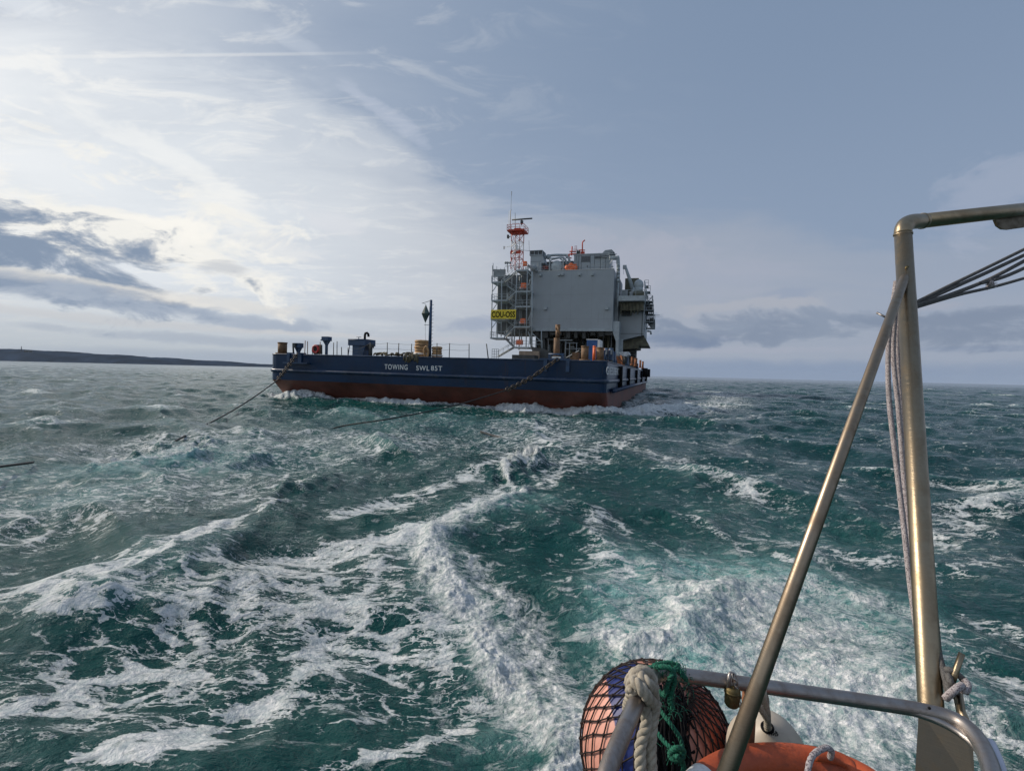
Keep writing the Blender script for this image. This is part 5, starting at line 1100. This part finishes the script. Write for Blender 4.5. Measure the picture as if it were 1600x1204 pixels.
# viewing frame of the ball: its neck leans up and slightly to the camera
AX = Vector((.12, -.30, .94)).normalized(); e1 = Vector((1, 0, 0)); e1 = (e1-AX*e1.dot(AX)).normalized(); e3 = AX.cross(e1)
def sph(th_, ph_, rr_): return fc+(AX*math.cos(th_)*1.06+(e1*math.cos(ph_)+e3*math.sin(ph_))*math.sin(th_))*rr_
mfen = bpy.data.materials.new('fender_skin'); mfen.use_nodes = True; t = NT(mfen.node_tree); p = mfen.node_tree.nodes['Principled BSDF']
co = t.n('ShaderNodeTexCoord').outputs['Object']; fx, fy, fz = t.sep(co)[:3]
nz = t.noise(co, 6, 6, .6); nz2 = t.noise(co, 30, 4, .6)
skin = t.mix(nz, (.66, .29, .22, 1), (.78, .41, .32, 1)); skin = t.mix(t.ss(fx, .02, .12), skin, (.50, .10, .055, 1)); skin = t.mix(t.m('MULTIPLY', t.ss(nz2, .55, .7), .3), skin, (.35, .14, .08, 1))  # deeper orange on the right paints the ball's shaded side into the skin
fxw = t.m('ADD', fx, t.m('MULTIPLY', t.m('SUBTRACT', nz, .5), .05))
bandm = t.m('MULTIPLY', t.ss(fxw, -.156, -.151), t.ss(fxw, -.04, -.046))
t.put(p.inputs['Base Color'], t.mix(bandm, skin, (.007, .022, .15, 1))); p.inputs['Roughness'].default_value = .5
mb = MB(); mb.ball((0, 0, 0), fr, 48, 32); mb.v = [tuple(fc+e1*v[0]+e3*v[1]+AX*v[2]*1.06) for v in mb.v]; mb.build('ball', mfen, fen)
# small white marks on the band
mb = MB(); rs = random.Random(2)
for k in range(9):
    q = at(959+rs.random()*13, 1112+rs.random()*11, 1.36); dq = (q-fc).normalized(); mb.ball(fc+dq*(fr*1.012), (.005, .005, .004), 7, 5)
mb.build('marking', M['white_paint'], fen)
# netting
mb = MB(); NP, NTh = 31, 15; R2 = fr+.006; rs = random.Random(12); nodes = {}
for i in range(NTh+1):
    for j in range(NP):
        th_ = .20+i*.152; ph_ = 2*math.pi*(j+.5*(i % 2))/NP + rs.uniform(-.02, .02); nodes[i, j] = sph(th_+rs.uniform(-.012, .012), ph_, R2)
def cord(a, b, rad=.0024):
    m_ = (a+b)/2; m_ = fc+(m_-fc).normalized()*max((m_-fc).length, R2*1.0); mb.tube([a, m_, b], rad, 5, caps=False)
for i in range(NTh):
    for j in range(NP):
        j2_ = (j+1) % NP if i % 2 else (j-1) % NP
        cord(nodes[i, j], nodes[i+1, j]); cord(nodes[i, j], nodes[i+1, j2_])
for v in nodes.values():
    if rs.random() < .95: mb.ball(v, .0052, 6, 4)
for i in range(NTh+1):
    if i % 3 == 0: pass
net = mb.build('net', M['net'], fen)
# gathered dark netting in the middle, loose folds of cord
mb = MB(); rs = random.Random(6)
def fq(px, py, lift=.012):      # point on the ball under a pixel
    d0 = ray(px, py).normalized(); oc = EYE-fc; b_ = oc.dot(d0); c__ = oc.dot(oc)-(fr+lift)**2; dsc = b_*b_-c__
    return EYE+d0*(-b_-math.sqrt(max(dsc, 0)))
for k in range(120):
    x0_ = rs.uniform(1012, 1068); y0_ = rs.uniform(1060, 1120); P_ = []
    for s_ in range(5):
        f_ = s_/4; P_.append(fq(x0_+(x0_-1036)*.35*f_+rs.uniform(-7, 7), y0_+(1215-y0_)*f_, .006+rs.uniform(0, .022)))
    mb.tube(P_, rs.uniform(.002, .0036), 5, sub=4, caps=False)
for k in range(90):
    x0_ = rs.uniform(1008, 1075); y0_ = rs.uniform(1070, 1200); P_ = [fq(x0_+rs.uniform(-16, 16), y0_+rs.uniform(-16, 16), .006+rs.uniform(0, .02)) for _ in range(4)]
    mb.tube(P_, .0022, 5, sub=4, caps=False)
mb.build('gathered_net', M['black'], fen)
# dark sheet added beneath gathered net, standing for its bunched cords and shadow
mb = MB(); ol = [(1014, 1062), (1042, 1056), (1072, 1072), (1088, 1110), (1092, 1150), (1085, 1190), (1078, 1230), (1012, 1230), (1010, 1170), (1018, 1110)]
rows = 14
for i in range(rows+1):
    f_ = i/rows; y_ = 1060+f_*170; xl_ = np.interp(y_, [1056, 1080, 1110, 1170, 1230], [1030, 1016, 1018, 1012, 1012]); xr_ = np.interp(y_, [1056, 1072, 1110, 1150, 1190, 1230], [1046, 1070, 1086, 1092, 1086, 1078])
    for j in range(11): mb.v.append(tuple(fq(xl_+(xr_-xl_)*j/10+rs.uniform(-2, 2), y_, .005+.004*rs.random())))
for i in range(rows):
    for j in range(10): a = i*11+j; mb.f.append((a, a+1, a+12, a+11)); mb.mi.append(0); mb.smooth.append(True)
mb.build('net_shade_sheet', M['black'], fen)

# ---- thick white rope: knot on the rail and two falls hanging down
wr = thing('white_rope', 'thick cream white twisted rope knotted over the bent end of the stern rail', 'rope', at(1010, 1070, 1.1))
mb = MB(); R_ = .0125
mb.twist([at(996, 1082, 1.06), at(991, 1100, 1.05), at(994, 1140, 1.04), at(1000, 1180, 1.02), at(1000, 1260, .98)], R_, 3, .048) if False else None
for xa in ((1008, 1100), (1010, 1130), (1001, 1165), (1001, 1210), (1001, 1260)),: mb.twist([at(xx, yy, 1.075-.0004*(yy-1080)) for xx, yy in xa], R_, 3, .052)
for xa in ((1022, 1095), (1016, 1130), (1013.5, 1165), (1015, 1210), (1015, 1260)),: mb.twist([at(xx+3, yy, 1.082-.0004*(yy-1080)) for xx, yy in xa], R_, 3, .052)
mb.twist([at(990, 1075, 1.055), at(984, 1090, 1.07), at(980, 1105, 1.10), at(983, 1118, 1.12)], R_*.9, 3, .05)
# the knot: turns round the tube plus crossing parts
mb.twist([at(985, 1082, 1.06), at(990, 1060, 1.075), at(1004, 1050, 1.095), at(1018, 1058, 1.12), at(1021, 1078, 1.10), at(1012, 1092, 1.06)], R_, 3, .05)
mb.twist([at(990, 1064, 1.06), at(1000, 1072, 1.04), at(1010, 1086, 1.04), at(1020, 1098, 1.07)], R_, 3, .05)
mb.twist([at(994, 1050, 1.10), at(1006, 1062, 1.06), at(1018, 1074, 1.06), at(1022, 1092, 1.09)], R_, 3, .05)
mb.twist([at(982, 1072, 1.10), at(988, 1056, 1.12), at(1000, 1047, 1.13), at(1014, 1050, 1.15)], R_, 3, .05)
mb.build('rope', M['white_rope'], wr)

# ---- green rope
gr = thing('green_rope', 'frayed dark green rope tied over the rail and trailing across the fender', 'rope', at(1045, 1050, 1.2))
mb = MB(); R_ = .0062
mb.twist([at(1012, 1049, 1.19), at(1024, 1039, 1.21), at(1045, 1035, 1.22), at(1058, 1041, 1.22), at(1068, 1056, 1.20), at(1078, 1066, 1.24)], R_, 3, .028)
mb.twist([at(1014, 1043, 1.22), at(1030, 1041, 1.19), at(1048, 1044, 1.18), at(1054, 1062, 1.18), at(1050, 1078, 1.19), at(1046, 1092, 1.20), at(1052, 1106, 1.20)], R_, 3, .028)
mb.twist([at(1060, 1038, 1.24), at(1052, 1050, 1.18), at(1044, 1066, 1.18), at(1038, 1085, 1.20), at(1030, 1080, 1.22), at(1028, 1096, 1.24)], R_, 3, .028)
mb.twist([at(1026, 1100, 1.25), at(1034, 1112, 1.22), at(1046, 1128, 1.19), at(1060, 1148, 1.18), at(1066, 1165, 1.17), at(1060, 1178, 1.16)], R_*.85, 3, .026)
mb.twist([at(1018, 1122, 1.24), at(1026, 1142, 1.21), at(1040, 1160, 1.18), at(1054, 1172, 1.16), at(1062, 1170, 1.15), at(1068, 1184, 1.15)], R_*.85, 3, .026)
mb.twist([at(1046, 1176, 1.15), at(1056, 1168, 1.13), at(1068, 1172, 1.14), at(1064, 1186, 1.13), at(1050, 1184, 1.14), at(1048, 1176, 1.16), at(1060, 1182, 1.12)], R_, 3, .028)
mb.twist([at(1062, 1180, 1.14), at(1068, 1196, 1.14), at(1074, 1230, 1.14)], R_, 3, .028)
mb.build('rope', M['green_rope'], gr)
mb = MB(); rs = random.Random(8)
for k in range(140):
    c = rs.choice([(1058, 1045, 1.20), (1048, 1085, 1.19), (1072, 1064, 1.21), (1030, 1042, 1.20), (1056, 1176, 1.14), (1052, 1108, 1.2)]); a = at(c[0]+rs.gauss(0, 7), c[1]+rs.gauss(0, 6), c[2]+rs.uniform(-.015, .015)); v = Vector((rs.gauss(0, 1), rs.gauss(0, 1), rs.gauss(0, 1)-.5)).normalized()*rs.uniform(.012, .03)
    mb.tube([a, a+v*.6+Vector((0, 0, .003)), a+v-Vector((0, 0, .006))], .0007, 4, caps=False)
mb.build('frayed_fibres', M['green_rope'], gr)

# ---- brass padlock on a chain
pl = thing('padlock', 'weathered brass padlock hanging from the stern rail beside the brace', 'padlock', at(1144, 1062, 1.21))
c = at(1144, 1087, 1.205); mb = MB(); mb.tube([c+Vector((0, 0, .024)), c+Vector((0, 0, .018)), c-Vector((0, 0, .018)), c-Vector((0, 0, .024))], [.013, .0175, .0175, .013], 20); mb.tube([c+Vector((.0, 0, .014)), c+Vector((0, 0, .009))], .0188, 20); mb.build('body', M['brass'], pl)
mb = MB(); mb.tube([c+Vector((-.010, 0, .018)), at(1139, 1062, 1.20), at(1141, 1052, 1.205), at(1146, 1053, 1.21), at(1150, 1060, 1.21), c+Vector((.010, 0, .018))], .0048, 8, sub=5); mb.build('shackle', M['inox_rail'], pl)
mb = MB(); mb.chain([at(1145, 1052, 1.20), at(1148, 1063, 1.195), at(1150, 1074, 1.20), at(1155, 1090, 1.215), at(1153, 1102, 1.22)], .016, .011, .0017); mb.build('chain', M['inox_rail'], pl)

# ---- small white fender
wc = at(1197, 1172, 1.36)
wf = thing('white_fender', 'cream white teardrop fender hanging below the stern rail behind the orange lifebuoy', 'fender', wc)
mb = MB(); rings = [(0, .016), (.004, .022), (.012, .035), (.03, .068), (.06, .098), (.10, .118), (.15, .125), (.24, .122), (.3, .1), (.36, .04)]
topw = at(1199, 1136, 1.30); axw = (wc-topw).normalized()*.55+Vector((.18, .35, -.75)).normalized()*.45; axw.normalize()
mb.tube([topw+axw*(a_) for a_, _ in rings], [b_*.84 for _, b_ in rings], 32); mb.build('body', mat('fender_cream', (.52, .45, .36), .5, var=.08, dirt=(.35, .28, .2), dirtamt=.35, scale=8), wf)
up_ = -axw; mb = MB(); oo = up_.orthogonal().normalized(); o2 = up_.cross(oo)
mb.tube([topw+up_*.001+(oo*math.cos(a_)+o2*math.sin(a_))*.0135 for a_ in [k*math.pi/10 for k in range(20)]], .0032, 8, closed=True); mb.build('eyelet', M['black'], wf)
mb = MB(); rs = random.Random(3)
for k in range(15):
    a0 = math.pi*.10+k*.045; base = topw+axw*.0205; 
    q = at(1208+4*(k % 4)*.9, 1137+3*(k//4), 1.27); dq = (topw+axw*.12-q); 
    mb.tube([q+dq*.19+Vector((0, 0, 0)), q+dq*.19+Vector((rs.uniform(-.005, .005), 0, rs.uniform(.002, .006)))], .0011, 4)
mb.build('marking', M['black'], wf)
wl = thing('fender_line', 'short white twisted line from the stern rail to the white fender', 'rope', at(1192, 1076, 1.22)); mb = MB()
mb.twist([at(1190, 1068, 1.20), at(1192, 1080, 1.19), at(1194, 1094, 1.21), at(1198, 1110, 1.25), at(1199, 1124, 1.27), at(1199, 1138, 1.295)], .0085, 3, .036); mb.twist([at(1194, 1090, 1.22), at(1188, 1100, 1.22), at(1192, 1112, 1.24), at(1198, 1122, 1.265)], .008, 3, .036); mb.tube([at(1194, 1070, 1.22), at(1200, 1090, 1.22), at(1201, 1105, 1.23)], .0022, 6, sub=4)
mb.build('rope', M['white_rope'], wl)

# ---- orange moulded lifebuoy
lf = thing('orange_lifebuoy', 'weathered orange moulded lifebuoy with grab line at the bottom edge', 'lifebuoy', at(1240, 1260, 1.05))
cc_ = at(1235, 1278, 1.02); rx, ry = .185, .12; mb = MB(); P_ = []; rad = []
path = [(1070, 1262, .98), (1098, 1226, 1.03), (1135, 1201, 1.08), (1180, 1190, 1.115), (1225, 1188, 1.13), (1268, 1192, 1.13), (1310, 1203, 1.11), (1350, 1222, 1.07), (1385, 1250, 1.03)]
P_ = catmull([at(*v) for v in path], 8); mb.tube(P_, .035, 22)
# hollow for the grab line
mo = mat('buoy_orange', (.46, .085, .026), .55, var=.25, scale=6, dirt=(.20, .055, .03), dirtamt=.6, bump=.002, bscale=60)
bdy = mb.build('body', mo, lf)
mb = MB(); mb.tube([at(1272, 1180, 1.10), at(1300, 1182, 1.10), at(1322, 1191, 1.09), at(1334, 1208, 1.07), at(1336, 1240, 1.04)], [.010, .014, .014, .012, .012], 14, sub=5); mb.build('moulded_lip', mo, lf)
mb = MB(); seg = P_[6:10]; mb.tube(seg, .0360, 22, caps=False); mb.build('reflective_tape', mat('tape', (.62, .62, .62), .35, dirt=(.3, .3, .3), scale=20), lf)
mb = MB(); mb.tube([at(1260, 1250, .99), at(1262, 1205, 1.03), at(1270, 1180, 1.055), at(1288, 1168, 1.07), at(1299, 1172, 1.075), at(1297, 1183, 1.09)], .0062, 14, sub=14, rf=lambda a, s_: 1+.09*math.sin(a*5+s_*900)*math.sin(a*5-s_*900)); mb.build('grab_line', M['braid'], lf)

# ---- braided lines hanging along the post
def braided(name, label, pts, R_, m_='braid', group=None, cat='rope', dark=False):
    th = thing(name, label, cat, pts[0], group=group)
    P_ = resample(catmull([Vector(v) for v in pts], 14), .0028)
    mb = MB(); mb.tube(P_, R_, 14, rf=lambda a, s_: 1+.10*math.sin(a*4+s_*620)*math.sin(a*4-s_*620)); mb.build('line', M[m_], th); return th
G_ = 'grey braided lines hanging along the gantry post'
braided('braided_line', 'leftmost grey braided line hanging clear of the gantry post', [at(1400, 440, 2.06), at(1392, 500, 2.02), at(1388, 540, 2.0), at(1389, 620, 1.94), at(1400, 720, 1.86), at(1412, 820, 1.76), at(1422, 910, 1.68), at(1432, 980, 1.62)], .0092, group=G_)
braided('braided_line', 'middle one of the grey braided lines, between the outer line and the post', [at(1404, 440, 2.08), at(1398, 500, 2.05), at(1396, 560, 2.02), at(1404, 640, 1.96), at(1412, 740, 1.88), at(1421, 840, 1.78), at(1431, 940, 1.70)], .0092, group=G_)
braided('braided_line', 'grey braided line lying closest against the left side of the gantry post', [at(1406, 440, 2.10), at(1403, 500, 2.07), at(1403, 560, 2.05), at(1408, 640, 2.0), at(1414, 740, 1.92), at(1424, 860, 1.80), at(1432, 960, 1.72)], .0092, group=G_)
braided('braided_line', 'grey braided line emerging right of the lower post and wound on the cleat', [at(1452, 880, 1.56), at(1461, 960, 1.52), at(1467, 1020, 1.47), at(1474, 1050, 1.44), at(1480, 1075, 1.41), at(1484, 1090, 1.40)], .0085, 'braid_dark', group=G_)
cl = thing('cleat', 'steel horn cleat with rope turns right of the gantry post', 'cleat', at(1490, 1090, 1.42))
mb = MB(); mb.tube([at(1503, 1020, 1.42), at(1492, 1052, 1.41), at(1484, 1078, 1.42)], .0078, 12); mb.tube([at(1497, 1078, 1.42), at(1502, 1110, 1.38), at(1510, 1128, 1.34)], .010, 10); mb.build('horn', M['inox'], cl)
mb = MB(); mb.tube([at(1493, 1082, 1.42), at(1500, 1115, 1.39), at(1508, 1140, 1.35)], .0075, 10, sub=5); mb.build('bracket', M['inox_plate'], cl)
br = lambda P_, m_, R_=.0085: MB().tube(resample(catmull([Vector(v) for v in P_], 14), .0028), R_, 14, rf=lambda a, s_: 1+.10*math.sin(a*4+s_*620)*math.sin(a*4-s_*620))
ct = thing('cleat_turns', 'grey braided rope wound in figure eights round the steel cleat', 'rope', at(1490, 1080, 1.4))
br([at(1466, 1020, 1.46), at(1474, 1048, 1.43), at(1482, 1074, 1.40), at(1488, 1088, 1.385)], 'braid').build('turn', M['braid_dark'], ct)
br([at(1478, 1090, 1.385), at(1486, 1082, 1.37), at(1496, 1074, 1.37), at(1503, 1070, 1.38)], 'braid', .0095).build('turn', M['braid'], ct)
br([at(1470, 1048, 1.44), at(1484, 1046, 1.42), at(1500, 1056, 1.41), at(1510, 1070, 1.40), at(1508, 1082, 1.39)], 'braid').build('turn', M['braid_dark'], ct)
br([at(1480, 1046, 1.44), at(1484, 1062, 1.40), at(1490, 1074, 1.40), at(1498, 1086, 1.42)], 'braid').build('turn', M['braid_dark'], ct)
br([at(1503, 1078, 1.375), at(1510, 1078, 1.38), at(1512, 1068, 1.39), at(1506, 1060, 1.40)], 'braid').build('turn', M['braid'], ct)
# ---- lines running from the post out to the right
A0 = at(1430, 478, 2.06); G2 = 'lines stretched from the gantry post to the right edge'
def lead(label, pts, R_, m_='braid_dark'): braided('halyard', label, pts, R_, m_, G2)
lead('topmost black line from the gantry post to the right edge', [at(1428, 474, 2.06), at(1480, 448, 2.14), at(1540, 419, 2.24), at(1640, 370, 2.42)], .0072)
lead('second grey line from the top, running from the gantry post to the right edge', [at(1428, 477, 2.07), at(1490, 449, 2.15), at(1550, 422, 2.25), at(1640, 380, 2.42)], .0078, 'braid_dark')
lead('sagging middle line from the gantry post that splits near the right edge', [at(1428, 478, 2.05), at(1480, 462, 2.12), at(1535, 441, 2.22), at(1570, 424, 2.28), at(1640, 386, 2.40)], .0082)
lead('short branch line leaving the sagging middle line at the right edge', [at(1530, 443, 2.20), at(1575, 430, 2.28), at(1640, 400, 2.40)], .0078)
lead('lowest tight black line from the gantry post to the right edge', [at(1428, 481, 2.05), at(1500, 460, 2.15), at(1560, 446, 2.25), at(1650, 420, 2.42)], .0066, 'braid_dark')
mb = MB(); rs = random.Random(5); c = at(1548, 444, 2.22)
mb.ball(c, (.014, .012, .018), 8, 6)
for k in range(30): v = Vector((rs.gauss(0, 1), rs.gauss(0, .5), rs.gauss(0, 1))).normalized()*rs.uniform(.015, .032); mb.tube([c, c+v], .0012, 4, caps=False)
o = mb.build('whipping', M['braid'], org=c); tag(o, 'frayed grey lashing joining the sagging line and the lowest line', 'lashing')
spray()
# sea air: far things fade into it
hz_ = MB(); hz_.box((-12600, -12600, -2.5), (12600, 12600, 190)); hm = bpy.data.materials.new('sea_air'); hm.use_nodes = True; ht = NT(hm.node_tree)
hm.node_tree.nodes.remove(hm.node_tree.nodes['Principled BSDF']); pv = ht.n('ShaderNodeVolumePrincipled'); pv.inputs['Color'].default_value = (.72, .85, 1, 1); pv.inputs['Density'].default_value = 1.6e-5; pv.inputs['Anisotropy'].default_value = 0
hm.node_tree.links.new(pv.outputs[0], hm.node_tree.nodes['Material Output'].inputs['Volume'])
ho = hz_.build('haze', hm); kind(ho, 'stuff')
